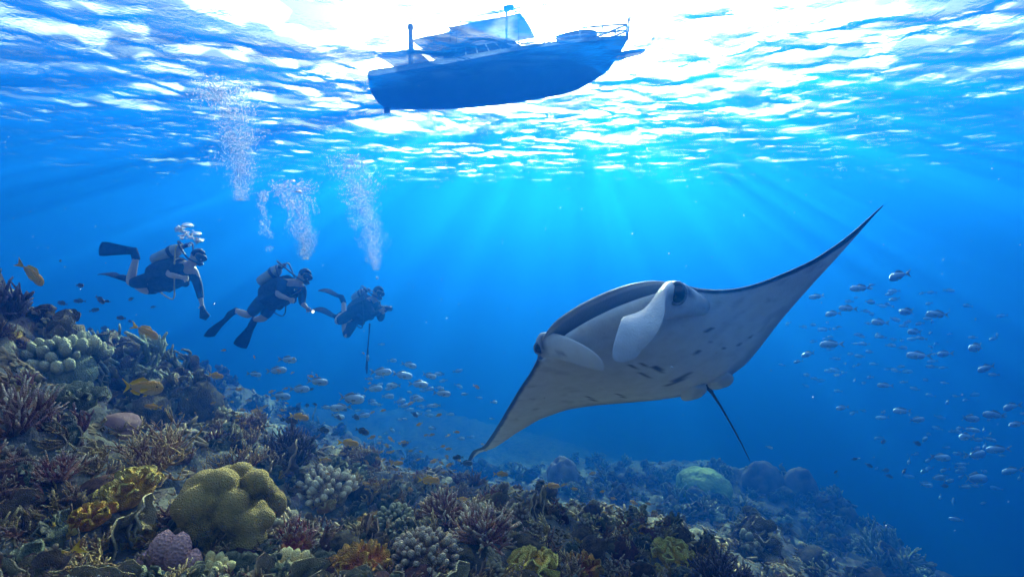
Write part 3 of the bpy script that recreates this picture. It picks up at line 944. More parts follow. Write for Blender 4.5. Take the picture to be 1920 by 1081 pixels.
# horn lobe on the raised side: broad, hanging paddle
extra(paddle([cv(1318, 575, 4.05), cv(1262, 562, 3.76), cv(1226, 574, 3.56), cv(1202, 606, 3.44), cv(1184, 636, 3.40), cv(1174, 658, 3.40), cv(1170, 674, 3.41), cv(1169, 680, 3.42)],
             [.07, .145, .152, .130, .114, .104, .076, .01], [.06, .085, .038, .016, .012, .011, .008, .003],
             [(.2, -.1, 1), (.15, -.3, 1), (.75, .1, .75), (.9, .15, .45), (.93, .2, .3), (.95, .2, .25), (.95, .2, .2), (.95, .2, .2)],
             [.6, .05, .0, .0, .0, .0, .0, .0]))
# horn lobe on the lowered side: rolled, seen along its edge
extra(paddle([cv(1032, 668, 4.36), cv(1022, 648, 4.16), cv(1046, 650, 3.98), cv(1080, 661, 3.84), cv(1108, 675, 3.77), cv(1123, 687, 3.75), cv(1130, 695, 3.75)],
             [.06, .105, .112, .105, .088, .055, .008], [.05, .07, .035, .018, .014, .010, .004],
             [(-.3, -.2, 1), (-.3, -.3, 1), (.1, -.55, .9), (.2, -.6, .8), (.3, -.6, .7), (.4, -.6, .6), (.5, -.6, .5)],
             [.7, .55, .12, .0, .0, .0, .0]))
# pelvic fins either side of the tail root
for (p, q) in (((1306, 722), (1296, 745)), ((1345, 706), (1356, 722))):
    extra(paddle([cv(*p, 5.0), cv((p[0] + q[0]) / 2, (p[1] + q[1]) / 2, 5.05), cv(*q, 5.12), cv(q[0], q[1] + 3, 5.14)], [.10, .13, .10, .01], [.05, .04, .025, .005], [tuple(me_)] * 4, [.35] * 4))
mesh = bpy.data.meshes.new('body'); mesh.from_pydata([tuple(v) for v in V], [], faces); mesh.update()
mesh.polygons.foreach_set('use_smooth', [True] * len(mesh.polygons))
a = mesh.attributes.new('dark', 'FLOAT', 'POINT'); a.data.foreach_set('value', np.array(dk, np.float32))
a = mesh.attributes.new('inner', 'FLOAT', 'POINT'); a.data.foreach_set('value', np.array(inn, np.float32))
bm = bmesh.new(); bm.from_mesh(mesh); bmesh.ops.recalc_face_normals(bm, faces=bm.faces); bm.to_mesh(mesh); bm.free()
m, n, l = mat_new('manta_skin')
t1 = n.new('ShaderNodeAttribute'); t1.attribute_name = 'dark'
t2 = n.new('ShaderNodeAttribute'); t2.attribute_name = 'inner'
nz = tex(n, l, 'noise', 9, 5); nf = tex(n, l, 'noise', 70, 3)
bel = ramp(n, ((.3, (.84, .81, .74)), (.7, (.96, .94, .88)))); l.new(nz.outputs['Fac'], bel.inputs[0])
bck = ramp(n, ((.3, (.012, .014, .018)), (.7, (.035, .038, .045)))); l.new(nz.outputs['Fac'], bck.inputs[0])
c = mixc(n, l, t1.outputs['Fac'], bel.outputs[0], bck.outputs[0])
c = mixc(n, l, t2.outputs['Fac'], c, (.26, .36, .46))
finish(m, n, l, c, .45, bump(n, l, nf.outputs['Fac'], .004), .4)
M_MANTA = m
ob = bpy.data.objects.new('body', mesh); COL.objects.link(ob); mesh.materials.append(m); ob.parent = manta
# eyes
m, n, l = mat_new('manta_eye'); finish(m, n, l, (.01, .01, .012), .12, None, .6); M_EYE = m
m, n, l = mat_new('manta_eyelid'); nz = tex(n, l, 'noise', 40, 3); rr_ = ramp(n, ((.3, (.10, .11, .13)), (.7, (.3, .31, .33)))); l.new(nz.outputs['Fac'], rr_.inputs[0])
finish(m, n, l, rr_.outputs[0], .4); M_LID = m
for (px, py, d, s) in ((1269, 550, 3.63, .056), (1011, 652, 4.12, .035)):
    mb = MB(); mb.blob(cv(px, py, d) - MO, s, 3, 0, .0, 1, (1, 1, 1.25)); lid = mb.build('eye', M_EYE, manta)
    mb = MB(); th = np.linspace(0, 2 * math.pi, 25)
    mb.tube([cv(px, py, d - s * .25) - MO + Vector((math.cos(q) * s * 1.12, 0, math.sin(q) * s * 1.35)) for q in th], s * .24, 8, cap=False); mb.build('eyelid', M_LID, lid)
# tail
mb = MB(); tp = [(1322, 718, 5.1), (1335, 736, 5.3), (1352, 762, 5.5), (1372, 797, 5.7), (1390, 830, 5.9), (1406, 863, 6.1)]
mb.tube([cv(*p) - MO for p in tp], [.036, .017, .012, .010, .008, .004], 8, [1] * 6)
o = mb.build('tail', None, manta)
m, n, l = mat_new('manta_tail'); nz = tex(n, l, 'noise', 20, 3); rr_ = ramp(n, ((.3, (.012, .014, .018)), (.7, (.05, .052, .06)))); l.new(nz.outputs['Fac'], rr_.inputs[0])
o.data.materials.append(finish(m, n, l, rr_.outputs[0], .5))
# gill slits: folds of skin on the belly behind the mouth
tag(manta, 'huge manta ray gliding with raised wing, pale belly, dark back and open mouth', 'manta ray')

# ------------------------------------------------------------------ the boat at the surface
def plain(name, lo, hi, scale=8, rough=.5, spec=.4, bd=0.0, bs=60, metal=0.0):
    m, n, l = mat_new(name); nz = tex(n, l, 'noise', scale, 4); r_ = ramp(n, ((.35, lo), (.65, hi))); l.new(nz.outputs['Fac'], r_.inputs[0])
    nb = None
    if bd:
        b_ = tex(n, l, 'noise', bs, 3); nb = bump(n, l, b_.outputs['Fac'], bd)
    return finish(m, n, l, r_.outputs[0], rough, nb, spec, metal)


M_HULL = plain('hull_blue_paint', (.03, .055, .09), (.05, .08, .12), 2, .45)
M_WHITE = plain('white_gelcoat', (.66, .67, .66), (.76, .77, .76), 3, .4)
M_CANVAS = plain('canopy_canvas', (.42, .40, .36), (.55, .52, .47), 6, .9, .1, .01)
M_STEEL = plain('boat_steel', (.35, .36, .37), (.5, .5, .5), 10, .35, .5, metal=.7)
M_GLASS = plain('tinted_window', (.02, .03, .04), (.035, .045, .06), 5, .08, .6)
M_GREY = plain('grey_rubber', (.10, .10, .11), (.17, .17, .18), 9, .7)

_s = ray(720, 180); _b = ray(1150, 135)
STERN = _s * (ZS / _s.z); BOW = _b * (ZS / _b.z)
BL = (BOW - STERN).length; bd_ = (BOW - STERN).normalized(); bn_ = Vector((bd_.y, -bd_.x, 0))       # bn_ points to the side the camera sees
boat = empty('motor_boat', STERN)
boat.rotation_euler = (0, 0, math.atan2(bd_.y, bd_.x))
# local axes: x ahead, -y towards the camera side, z up; lengths in metres


def hull_sec(t):
    hb = 1.45 * (.80 + .20 * math.sin(math.pi * min(1, t * 1.3 + .1) * .9)) * (1 - max(0, (t - .52) / .48) ** 2.3)
    zd = .42 + .12 * t + .78 * max(0, t - .25) ** 1.6 / .75 ** 1.6 * .85
    zk = -.50 - .35 * math.sin(math.pi * min(1, t * 1.05)) + .55 * max(0, (t - .8) / .2) ** 2
    x = t * BL + (.55 * max(0, (t - .75) / .25) ** 2)
    return x, hb, zd, zk


NSt, NSec = 40, 13
G = np.zeros((NSt, 2 * NSec - 1, 3))
for i in range(NSt):
    t = i / (NSt - 1); x, hb, zd, zk = hull_sec(t)
    for j in range(NSec):
        s = j / (NSec - 1)                                       # 0 at deck edge, 1 at keel
        flare = math.cos(s * math.pi / 2) ** (.45 + .55 * t)
        z = zd + (zk - zd) * s ** .85
        xx = x - .75 * max(0, (t - .75) / .25) ** 2 * s          # raked stem
        G[i, j] = (xx, -hb * flare if s < 1 else 0, z); G[i, 2 * NSec - 2 - j] = (xx, hb * flare if s < 1 else 0, z)
mb = MB(); mb.sheet(G)
tr = [tuple(G[0, j]) for j in range(2 * NSec - 1)]; mb.add(tr, [tuple(range(len(tr)))])                  # transom
hull = mb.build('hull', M_HULL, boat)
mb = MB(); D = np.zeros((NSt, 5, 3))
for i in range(NSt):
    x, hb, zd, zk = hull_sec(i / (NSt - 1))
    for j in range(5): D[i, j] = (x, hb * .97 * (j / 2 - 1), zd - .06 + .04 * (1 - (j / 2 - 1) ** 2))
mb.sheet(D); mb.build('deck', M_WHITE, boat)
for sgn in (-1, 1):                                              # white rubbing strake and bulwark
    mb = MB(); Bk = np.zeros((NSt, 3, 3))
    for i in range(NSt):
        t = i / (NSt - 1); x, hb, zd, zk = hull_sec(t)
        hgt = .26 - .14 * t
        for j in range(3): Bk[i, j] = (x, sgn * (hb + .012 - .05 * j / 2), zd - .03 + hgt * j / 2)
    mb.sheet(Bk, None, .04); mb.build('bulwark', M_WHITE, boat)


def loft_box(name, base, top, mat, parent=boat):
    """base and top: four (x, y, z) corners each"""
    mb = MB(); mb.add(list(base) + list(top), [(3, 2, 1, 0), (4, 5, 6, 7)] + [(k, (k + 1) % 4, 4 + (k + 1) % 4, 4 + k) for k in range(4)])
    o = mb.build(name, mat, parent, smooth=False)
    bv = o.modifiers.new('b', 'BEVEL'); bv.width = .02; bv.segments = 2; return o


c0, c1 = .27 * BL, .72 * BL
cab_b = [(c0, -1.08, .40), (c1, -.85, .62), (c1, .85, .62), (c0, 1.08, .40)]
cab_t = [(c0 + .55, -.92, 1.34), (c1 - 1.15, -.80, 1.42), (c1 - 1.15, .80, 1.42), (c0 + .55, .92, 1.34)]
cabin = loft_box('cabin', cab_b, cab_t, M_WHITE)


def side_pane(a0, a1, z0, z1, sgn):
    """a window set 6 mm proud of the raked cabin side"""
    def pt(a, h):
        lo = Vector(cab_b[0]) * (1 - a) + Vector(cab_b[1]) * a; hi = Vector(cab_t[0]) * (1 - a) + Vector(cab_t[1]) * a
        p = lo * (1 - h) + hi * h; p.y = sgn * (abs(p.y) + .008); return p
    q = [pt(a0, z0), pt(a1, z0), pt(a1, z1), pt(a0, z1)]
    mb = MB(); ins = Vector((0, -sgn * .03, 0)); mb.add(q + [p + ins for p in q], [(0, 1, 2, 3), (7, 6, 5, 4)] + [(k, k + 4, (k + 1) % 4 + 4, (k + 1) % 4) for k in range(4)])
    mb.build('window', M_GLASS, cabin, smooth=False)


for sgn in (-1, 1):
    for k in range(6): side_pane(.10 + .135 * k, .10 + .135 * k + .118, .45 + .015 * k, .86, sgn)
for k in range(3):                                               # windscreen
    y0 = -.72 + .5 * k
    def wp(y, h):
        lo = Vector((c1, y * 1.05, .62)); hi = Vector((c1 - 1.15, y, 1.42)); p = lo * (1 - h) + hi * h; return p + Vector((.006, 0, .008))
    q = [wp(y0, .45), wp(y0 + .44, .45), wp(y0 + .44, .88), wp(y0, .88)]; mb = MB(); ins = Vector((-.03, 0, -.03))
    mb.add(q + [p + ins for p in q], [(0, 1, 2, 3), (7, 6, 5, 4)] + [(j, j + 4, (j + 1) % 4 + 4, (j + 1) % 4) for j in range(4)]); mb.build('windscreen', M_GLASS, cabin, smooth=False)
# canopies with posts


def canopy(xa, xb, za, zb, hw, deck, label=None):
    mb = MB(); n_ = 9; g_ = np.zeros((n_, 7, 3))
    for i in range(n_):
        t = i / (n_ - 1)
        for j in range(7):
            s = j / 3 - 1; g_[i, j] = (xa + (xb - xa) * t, hw * s, za + (zb - za) * t + .07 * (1 - s * s) )
    mb.sheet(g_, None, .035); o = mb.build('canopy', M_CANVAS, boat)
    for xx, zz in ((xa + .08, za), (xb - .08, zb)):
        for sg in (-1, 1):
            p = MB(); p.tube([(xx, sg * (hw - .06), deck), (xx, sg * (hw - .06), zz)], .022, 8); p.build('post', M_STEEL, o)
    return o


canopy(.03 * BL, .20 * BL, 1.28, 1.36, 1.05, .4)
canopy(.19 * BL, .40 * BL, 1.72, 1.86, 1.05, .45)
canopy(.36 * BL, .66 * BL, 1.98, 2.12, 1.12, .9)
# funnel pole
mb = MB(); mb.tube([(.175 * BL, -.75, .35), (.175 * BL, -.75, 2.25), (.175 * BL, -.75, 2.34)], [.11, .09, .085], 14); fn = mb.build('funnel', M_GREY, boat)
mb = MB(); mb.tube([(.175 * BL, -.75, 2.30), (.175 * BL, -.75, 2.48)], [.125, .11], 14); mb.build('cap', M_GREY, fn)
# mast light on the canopy
mb = MB(); mb.tube([(.60 * BL, -.95, 1.35), (.60 * BL, -.95, 2.42)], [.05, .045], 8); ms = mb.build('mast', M_STEEL, boat)
mb = MB(); mb.tube([(.59 * BL, -.95, 2.48), (.625 * BL, -.95, 2.5)], [.10, .09], 10); mb.build('lamp', M_GREY, ms)
# bow rail
mb = MB(); rail = []
for sg in (-1, 1):
    for t in np.linspace(.74, .995, 9):
        x, hb, zd, zk = hull_sec(t); rail.append((sg, x, hb * .95, zd))
for hgt in (.26, .50):
    for sg in (-1, 1):
        mb.tube([(x, sg * h, z + hgt * min(1, (x - .74 * BL) / .6 + .15)) for s_, x, h, z in rail if s_ == sg], .028, 6)
rl = mb.build('bow_rail', M_STEEL, boat)
for s_, x, h, z in rail[::2]:
    p = MB(); p.tube([(x, s_ * h, z - .02), (x, s_ * h, z + .5 * min(1, (x - .74 * BL) / .6 + .15))], .026, 6); p.build('stanchion', M_STEEL, rl)
x, hb, zd, zk = hull_sec(1.0)
mb = MB(); mb.tube([(x - .03, 0, zd - .1), (x, 0, zd + .62)], [.03, .025], 8); mb.tube([(x, 0, zd + .60), (x + .01, 0, zd + .72)], [.05, .03], 8); mb.build('jack_staff', M_STEEL, boat)
# anchor platform and its pole
pz = .62
mb = MB(); mb.add([(x - .55, -.28, pz), (x + .62, -.16, pz + .06), (x + .62, .16, pz + .06), (x - .55, .28, pz), (x - .55, -.28, pz - .14), (x + .45, -.14, pz - .06), (x + .45, .14, pz - .06), (x - .55, .28, pz - .14)],
                  [(0, 1, 2, 3), (7, 6, 5, 4), (0, 4, 5, 1), (1, 5, 6, 2), (2, 6, 7, 3), (3, 7, 4, 0)]); pul = mb.build('bow_platform', M_HULL, boat, smooth=False)
p = MB(); p.tube([(x + .58, 0, pz + .04), (x + .88, 0, pz + .42)], [.022, .02], 6); p.tube([(x + .86, 0, pz + .40), (x + .93, 0, pz + .48)], [.045, .04], 8); p.build('pole', M_STEEL, pul)
p = MB(); p.tube([(x + .86, 0, pz + .40), (x + .05, 0, zd + .45)], .008, 4); p.build('stay', M_STEEL, pul)
# tender lashed on the foredeck
mb = MB(); xx = .86 * BL
for sg in (-1, 1): mb.tube([(xx - .75, sg * .30, 1.36), (xx - .2, sg * .34, 1.40), (xx + .35, sg * .26, 1.46), (xx + .68, sg * .06, 1.50)], [.13, .15, .14, .10], 12)
mb.blob((xx - .05, 0, 1.44), .4, 3, 0, .12, 2, (1.6, .8, .42)); tn = mb.build('tender', M_GREY, boat)
p = MB(); p.add([(xx - .7, -.3, .85), (xx + .4, -.25, 1.0), (xx + .4, .25, 1.0), (xx - .7, .3, .85), (xx - .62, -.25, 1.3), (xx + .35, -.2, 1.38), (xx + .35, .2, 1.38), (xx - .62, .25, 1.3)],
               [(3, 2, 1, 0), (4, 5, 6, 7)] + [(k, (k + 1) % 4, 4 + (k + 1) % 4, 4 + k) for k in range(4)]); p.build('cradle', M_WHITE, tn, smooth=False)
# stern rail and flag staff
mb = MB(); pts = [(.02 * BL, y, .95) for y in np.linspace(-1.1, 1.1, 7)]; mb.tube(pts, .018, 6); sr = mb.build('stern_rail', M_STEEL, boat)
for y in np.linspace(-1.1, 1.1, 7):
    p = MB(); p.tube([(.02 * BL, y, .38), (.02 * BL, y, .95)], .016, 6); p.build('stanchion', M_STEEL, sr)
p = MB(); p.tube([(.03 * BL, -1.05, .4), (.02 * BL, -1.05, 1.45)], [.025, .018], 6); p.blob((.02 * BL, -1.05, 1.47), .05, 2); p.build('staff', M_STEEL, boat)
# propeller and rudder under the stern
p = MB(); p.add([(.0, -.02, -.75), (.28, -.03, -.75), (.28, -.03, -.2), (.0, -.02, -.2), (.0, .02, -.75), (.28, .03, -.75), (.28, .03, -.2), (.0, .02, -.2)], [(0, 1, 2, 3), (7, 6, 5, 4), (0, 4, 5, 1), (1, 5, 6, 2), (2, 6, 7, 3), (3, 7, 4, 0)]); p.build('rudder', M_HULL, boat, smooth=False)
tag(boat, 'blue-hulled motor boat with white cabin and canvas canopies floating at the surface', 'boat')

# ------------------------------------------------------------------ the divers
M_SKIN = plain('skin', (.52, .36, .26), (.60, .42, .31), 14, .5)
M_SUIT = plain('wetsuit_black', (.012, .015, .02), (.03, .034, .04), 12, .75, .2, .004, 120)
M_SUITB = plain('wetsuit_blue', (.02, .05, .11), (.03, .075, .15), 12, .75, .2, .004, 120)
M_BCD = plain('vest_black', (.012, .013, .015), (.04, .042, .046), 20, .8, .2, .01, 50)
M_TANK = plain('tank_aluminium', (.26, .28, .29), (.36, .38, .39), 9, .4, .5, metal=.35)
M_RUBBER = plain('black_rubber', (.012, .012, .014), (.03, .03, .033), 14, .5)
M_MASKG = plain('mask_glass', (.03, .04, .05), (.05, .06, .07), 4, .05, .7)
M_HAIR = plain('dark_hair', (.012, .010, .009), (.035, .028, .022), 60, .7, .2, .008, 160)
M_YELLOW = plain('yellow_hose', (.55, .38, .04), (.7, .5, .08), 14, .5)
M_FINM = plain('fin_rubber', (.010, .012, .016), (.022, .025, .03), 8, .85, .08)


def skin_mesh(name, joints, edges, mat, parent, sub=2):
    """one continuous body surface grown round a skeleton: joints {key: (point, radius)}"""
    keys = list(joints); ix = {k: i for i, k in enumerate(keys)}
    me = bpy.data.meshes.new(name); me.from_pydata([tuple(joints[k][0]) for k in keys], [(ix[a], ix[b]) for a, b in edges], []); me.update()
    o = bpy.data.objects.new(name, me); COL.objects.link(o)
    sk = o.modifiers.new('s', 'SKIN'); sk.use_smooth_shade = True
    sd = o.modifiers.new('d', 'SUBSURF'); sd.levels = sub; sd.render_levels = sub
    for i, k in enumerate(keys):
        r = joints[k][1]; r = r if hasattr(r, '__len__') else (r, r)
        me.skin_vertices[0].data[i].radius = tuple(q * 1.13 if q > .03 else q for q in r); me.skin_vertices[0].data[i].use_root = (i == 0)
    dg = bpy.context.evaluated_depsgraph_get(); dg.update()
    nm = bpy.data.meshes.new_from_object(o.evaluated_get(dg)); nm.name = name
    bpy.data.objects.remove(o); nm.materials.clear(); nm.materials.append(mat)
    nm.polygons.foreach_set('use_smooth', [True] * len(nm.polygons))
    o = bpy.data.objects.new(name, nm); COL.objects.link(o)
    if parent: o.parent = parent
    return o


def rot_between(o, axis_from, axis_to):
    o.rotation_mode = 'QUATERNION'; o.rotation_quaternion = Vector(axis_from).rotation_difference(Vector(axis_to))


def diver(spec, D, label, seed):
    """spec: joints as (px, py, metres nearer than D); everything sits round depth D"""
    J = {k: at(v[0], v[1], D - (v[2] if len(v) > 2 else 0)) for k, v in spec.items() if k not in ('opts',)}
    op = spec['opts']; root = empty('diver', J['pelvis']); O = J['pelvis']; L = {k: p - O for k, p in J.items()}
    jt = {'pelvis': (L['pelvis'], .135)}; ed = []

    def chain(prev, items):
        for k, p, r in items:
            jt[k] = (p, r); ed.append((prev, k)); prev = k
    mid = lambda a, b, t=.5: a * (1 - t) + b * t
    chain('pelvis', [('waist', mid(L['pelvis'], L['chest'], .45), .125), ('chest', L['chest'], .155), ('neck', L['neck'], .06), ('jaw', mid(L['neck'], L['head'], .55), .085), ('head', L['head'], .105),
                     ('top', L['head'] + (L['head'] - L['neck']).normalized() * .07, .07)])
    for s in ('a', 'b'):
        if 'sh' + s in L:
            chain('chest', [('sh' + s, L['sh' + s], .075), ('ua' + s, mid(L['sh' + s], L['el' + s]), .056), ('el' + s, L['el' + s], .043), ('fa' + s, mid(L['el' + s], L['ha' + s], .35), .042), ('wr' + s, mid(L['el' + s], L['ha' + s], .86), .027), ('ha' + s, L['ha' + s], (.038, .024))])
            d = (L['ha' + s] - L['el' + s]).normalized(); side = d.cross(Vector((0, 1, 0))).normalized(); curl = d.cross(side)
            for q in range(5):                                         # fingers of unequal length, half curled; the thumb leaves the side
                off = side * ((q - 1.5) * .021) if q < 4 else side * -.036
                ln = (.062, .074, .070, .055, .045)[q]; dd = d if q < 4 else (d - side * .9).normalized()
                b0 = L['ha' + s] + off + d * (.022 if q < 4 else -.012)
                chain('ha' + s, [(f'f{s}{q}0', b0, .011), (f'f{s}{q}1', b0 + dd * ln * .55, .0095), (f'f{s}{q}2', b0 + dd * ln * .8 + curl * ln * .35, .008)])
        if 'kn' + s in L:
            hip = L.get('hip' + s, mid(L['pelvis'], L['kn' + s], .15))
            chain('pelvis', [('hip' + s, hip, .105), ('th' + s, mid(hip, L['kn' + s], .5), .088), ('kn' + s, L['kn' + s], .062), ('ca' + s, mid(L['kn' + s], L['an' + s], .35), .06), ('an' + s, L['an' + s], .04), ('to' + s, L['to' + s], (.042, .03))])
    body_ = skin_mesh('body', jt, ed, M_SKIN, root)
    # short wetsuit: trunk, upper arms and thighs
    grow = lambda r, g=.014: (r if not hasattr(r, '__len__') else r[0]) + g
    cj = {}; ce = []
    for k in ('pelvis', 'waist', 'chest'): cj[k] = (jt[k][0], grow(jt[k][1]))
    ce += [('pelvis', 'waist'), ('waist', 'chest')]
    cj['nk'] = (mid(jt['chest'][0], jt['neck'][0], .75), .085); ce.append(('chest', 'nk'))
    for s in ('a', 'b'):
        if 'sh' + s in jt:
            cj['sh' + s] = (jt['sh' + s][0], grow(.075)); cj['ua' + s] = (jt['ua' + s][0], grow(.056)); cj['cf' + s] = (mid(jt['ua' + s][0], jt['el' + s][0], .75 if not op.get('long' + s) else 1), grow(.045, .012)); ce += [('chest', 'sh' + s), ('sh' + s, 'ua' + s), ('ua' + s, 'cf' + s)]
            if op.get('long' + s): cj['lf' + s] = (mid(jt['el' + s][0], jt['ha' + s][0], op['long' + s]), .045); ce.append(('cf' + s, 'lf' + s))
        if 'hip' + s in jt:
            cj['hip' + s] = (jt['hip' + s][0], grow(.105)); cj['th' + s] = (jt['th' + s][0], grow(.088)); cj['hm' + s] = (mid(jt['th' + s][0], jt['kn' + s][0], 1.05), grow(.064, .012)); ce += [('pelvis', 'hip' + s), ('hip' + s, 'th' + s), ('th' + s, 'hm' + s)]
    skin_mesh('wetsuit', cj, ce, op['suit'], root)
    # buoyancy vest
    ax = (L['chest'] - L['pelvis']).normalized(); v_ = {}
    tankdir = (L['tank1'] - L['tank0']).normalized()
    back = ((L['tank0'] + L['tank1']) / 2 - (L['chest'] + L['pelvis']) / 2); back = (back - ax * back.dot(ax)).normalized()
    lat = ax.cross(back).normalized()
    mb = MB(); n_, m_ = 8, 18; g_ = np.zeros((n_, m_ + 1, 3))
    for i in range(n_):
        t = i / (n_ - 1); c = L['pelvis'] * (1 - t) + L['chest'] * t + ax * (.10 * t - .02)
        for j in range(m_ + 1):
            a = 2 * math.pi * j / m_; w = .225 * (.9 + .2 * math.sin(math.pi * t)) * (1 + .05 * math.sin(5 * a + i)); b = .235 * (.86 + .24 * math.sin(math.pi * t))
            g_[i, j] = c + lat * (w * math.cos(a)) + back * (b * math.sin(a) * (1.0 if math.sin(a) > 0 else .95))
    mb.sheet(g_[1:], None, .03)
    vest = mb.build('vest', M_BCD, root)
    for q in range(3):
        mb = MB(); mb.blob(L['pelvis'] * (.75 - .3 * q) + L['chest'] * (.25 + .3 * q) - back * .19 + lat * (.1 if q % 2 else -.1), .075, 2, 0, .2, 2, (1, 1, 1.1), q + seed); mb.build('pocket', M_BCD, vest)
    # tank with valve and band
    r = .10; mb = MB(); t0, t1 = L['tank0'], L['tank1']; ln = (t1 - t0).length
    prof = [(0, .55), (.03, .88), (.08, 1), (.78, 1), (.87, .9), (.94, .62), (.985, .3), (1.0, .26), (1.05, .26)]
    mb.tube([t0 + (t1 - t0) * a for a, b in prof], [r * b for a, b in prof], 20); tank = mb.build('tank', M_TANK, root)
    mb = MB(); mb.tube([t0 + (t1 - t0) * .62, t0 + (t1 - t0) * .72], [r * 1.1, r * 1.1], 20); mb.build('strap', M_RUBBER, tank)
    mb = MB(); vtop = t1 + tankdir * .05; mb.tube([vtop - lat * .06, vtop + lat * .06], [.028, .028], 10); mb.tube([vtop - tankdir * .04, vtop + tankdir * .05], [.03, .035], 10); mb.blob(vtop + lat * .085, .035, 2); mb.build('valve', M_RUBBER, tank)
    # head: mask, regulator, hair
    hd = L['head']; face = (L['face'] - hd).normalized(); hup = (L['head'] - L['neck']).normalized(); hup = (hup - face * hup.dot(face)).normalized(); hs = face.cross(hup)
    mb = MB(); VV, Fc = ico(3); H_ = []
    for v in VV:
        p = hs * (v[0] * .104) + hup * (v[1] * .112 + .028) - face * (v[2] * .118 + .012); H_.append(hd + p * (1 + .03 * math.sin(9 * v[0] + 7 * v[1])))
    keep = [f for f in Fc if np.mean([VV[i][2] for i in f]) > -.55 and np.mean([VV[i][1] for i in f]) > -.35]
    mb.add(H_, keep); mb.build('hair', M_HAIR, root)
    mb = MB(); mc = hd + face * .095 + hup * .015; n1 = 20
    ringp = [mc + hs * (.082 * math.cos(a)) + hup * (.046 * math.sin(a)) for a in np.linspace(0, 2 * math.pi, n1 + 1)]; mb.tube(ringp, .014, 8, cap=False)
    ringb = [mc - face * .04 + hs * (.078 * math.cos(a)) + hup * (.045 * math.sin(a)) for a in np.linspace(0, 2 * math.pi, n1 + 1)]; mb.sheet(np.array([[tuple(p) for p in ringp], [tuple(p) for p in ringb]]), None, .008)
    mk = mb.build('mask', M_RUBBER, root)
    mb = MB(); pr_ = [mc + face * .006 + hs * (.075 * math.cos(a)) + hup * (.04 * math.sin(a)) for a in np.linspace(0, 2 * math.pi, n1, endpoint=False)]
    mb.add(pr_ + [p - face * .006 for p in pr_], [tuple(range(n1)), tuple(range(2 * n1 - 1, n1 - 1, -1))]); mb.build('lens', M_MASKG, mk, smooth=False)
    mb = MB(); mb.tube([hd + hs * (.108 * math.cos(a)) + face * (.11 * math.sin(a)) + hup * .02 for a in np.linspace(math.pi * .95, math.pi * 2.05, 12)], .011, 6); mb.build('strap', M_RUBBER, mk)
    mb = MB(); mb.blob(hd + face * .088 - hup * .022, .021, 2, 0, 0, 1, (1, 1, 1)); mb.build('nose', M_SKIN, root)
    for sg in (-1, 1):
        mb = MB(); mb.blob(hd + hs * (.098 * sg) - face * .005 - hup * .005, .03, 2, 0, .1, 2, (.5, .9, 1.1)); mb.build('ear', M_SKIN, root)
    rp = hd + face * .115 - hup * .075
    mb = MB(); mb.tube([rp - face * .03, rp + face * .015, rp + face * .04], [.042, .046, .03], 14); mb.tube([rp - hs * .06, rp + hs * .06], [.018, .018], 8); reg = mb.build('regulator', M_RUBBER, root)

    def hose(pts, r_, name, mat, par):
        k = len(pts); P = []
        for i in range(k - 1):
            p0, p1, p2, p3 = pts[max(i - 1, 0)], pts[i], pts[i + 1], pts[min(i + 2, k - 1)]
            for f in np.linspace(0, 1, 6, endpoint=i == k - 2):
                P.append(.5 * (2 * p1 + (p2 - p0) * f + (2 * p0 - 5 * p1 + 4 * p2 - p3) * f * f + (3 * p1 - p0 - 3 * p2 + p3) * f ** 3))
        mb = MB(); mb.tube(P, r_, 7); return mb.build(name, mat, par)
    hose([vtop, vtop + tankdir * .06 + hs * .16, hd + hs * .17 - hup * .05, rp + hs * .05], .014, 'hose', M_RUBBER, reg)
    hose([vtop, vtop - lat * .16 + tankdir * .03, L['chest'] - lat * .2 - back * .1, L['chest'] * .6 + L['pelvis'] * .4 - back * .24, L['pelvis'] - back * .2 + lat * .1], .012, 'hose', M_RUBBER, tank)
    hose([vtop, vtop + lat * .2, L['chest'] + lat * .19 - back * .14, L['chest'] * .45 + L['pelvis'] * .55 - back * .30 + Vector((0, 0, -.1)), L['pelvis'] - back * .2], .011, 'hose', M_YELLOW if seed == 1 else M_RUBBER, tank)
    # fins
    for s in ('a', 'b'):
        if 'fin' + s not in L: continue
        p0 = L['an' + s]; foot = L['to' + s]; tip = L['fin' + s]; d = (tip - foot).normalized(); wd = Vector(op['finw' + s]); wd = (wd - d * wd.dot(d)).normalized(); nn_ = d.cross(wd)
        mb = MB(); k_ = 12; g_ = np.zeros((k_, 9, 3)); ln = (tip - foot).length
        for i in range(k_):
            t = i / (k_ - 1); hw = .052 + .065 * min(1, t / .75) ** 1.2
            for j in range(9):
                q = j / 4 - 1; g_[i, j] = foot + d * (ln * t - .03 * q * q * (t ** 6)) + wd * (hw * q) + nn_ * (.012 * (1 - q * q) * (1 - t) + (.02 if j in (0, 8) else 0) * (1 - t * .7) - .05 * math.sin(t * 2.2) ** 2)
        mb.sheet(g_, None, .014); fn_ = mb.build('fin', M_FINM, root)
        mb = MB(); fd = (foot - p0).normalized(); mb.tube([p0 - fd * .03, p0 + (foot - p0) * .35, foot, foot + d * .1], [.058, .062, .064, .05], 14, flat=.8, up=wd); mb.build('foot_pocket', M_FINM, fn_)
    tag(root, label, 'person'); return root, J


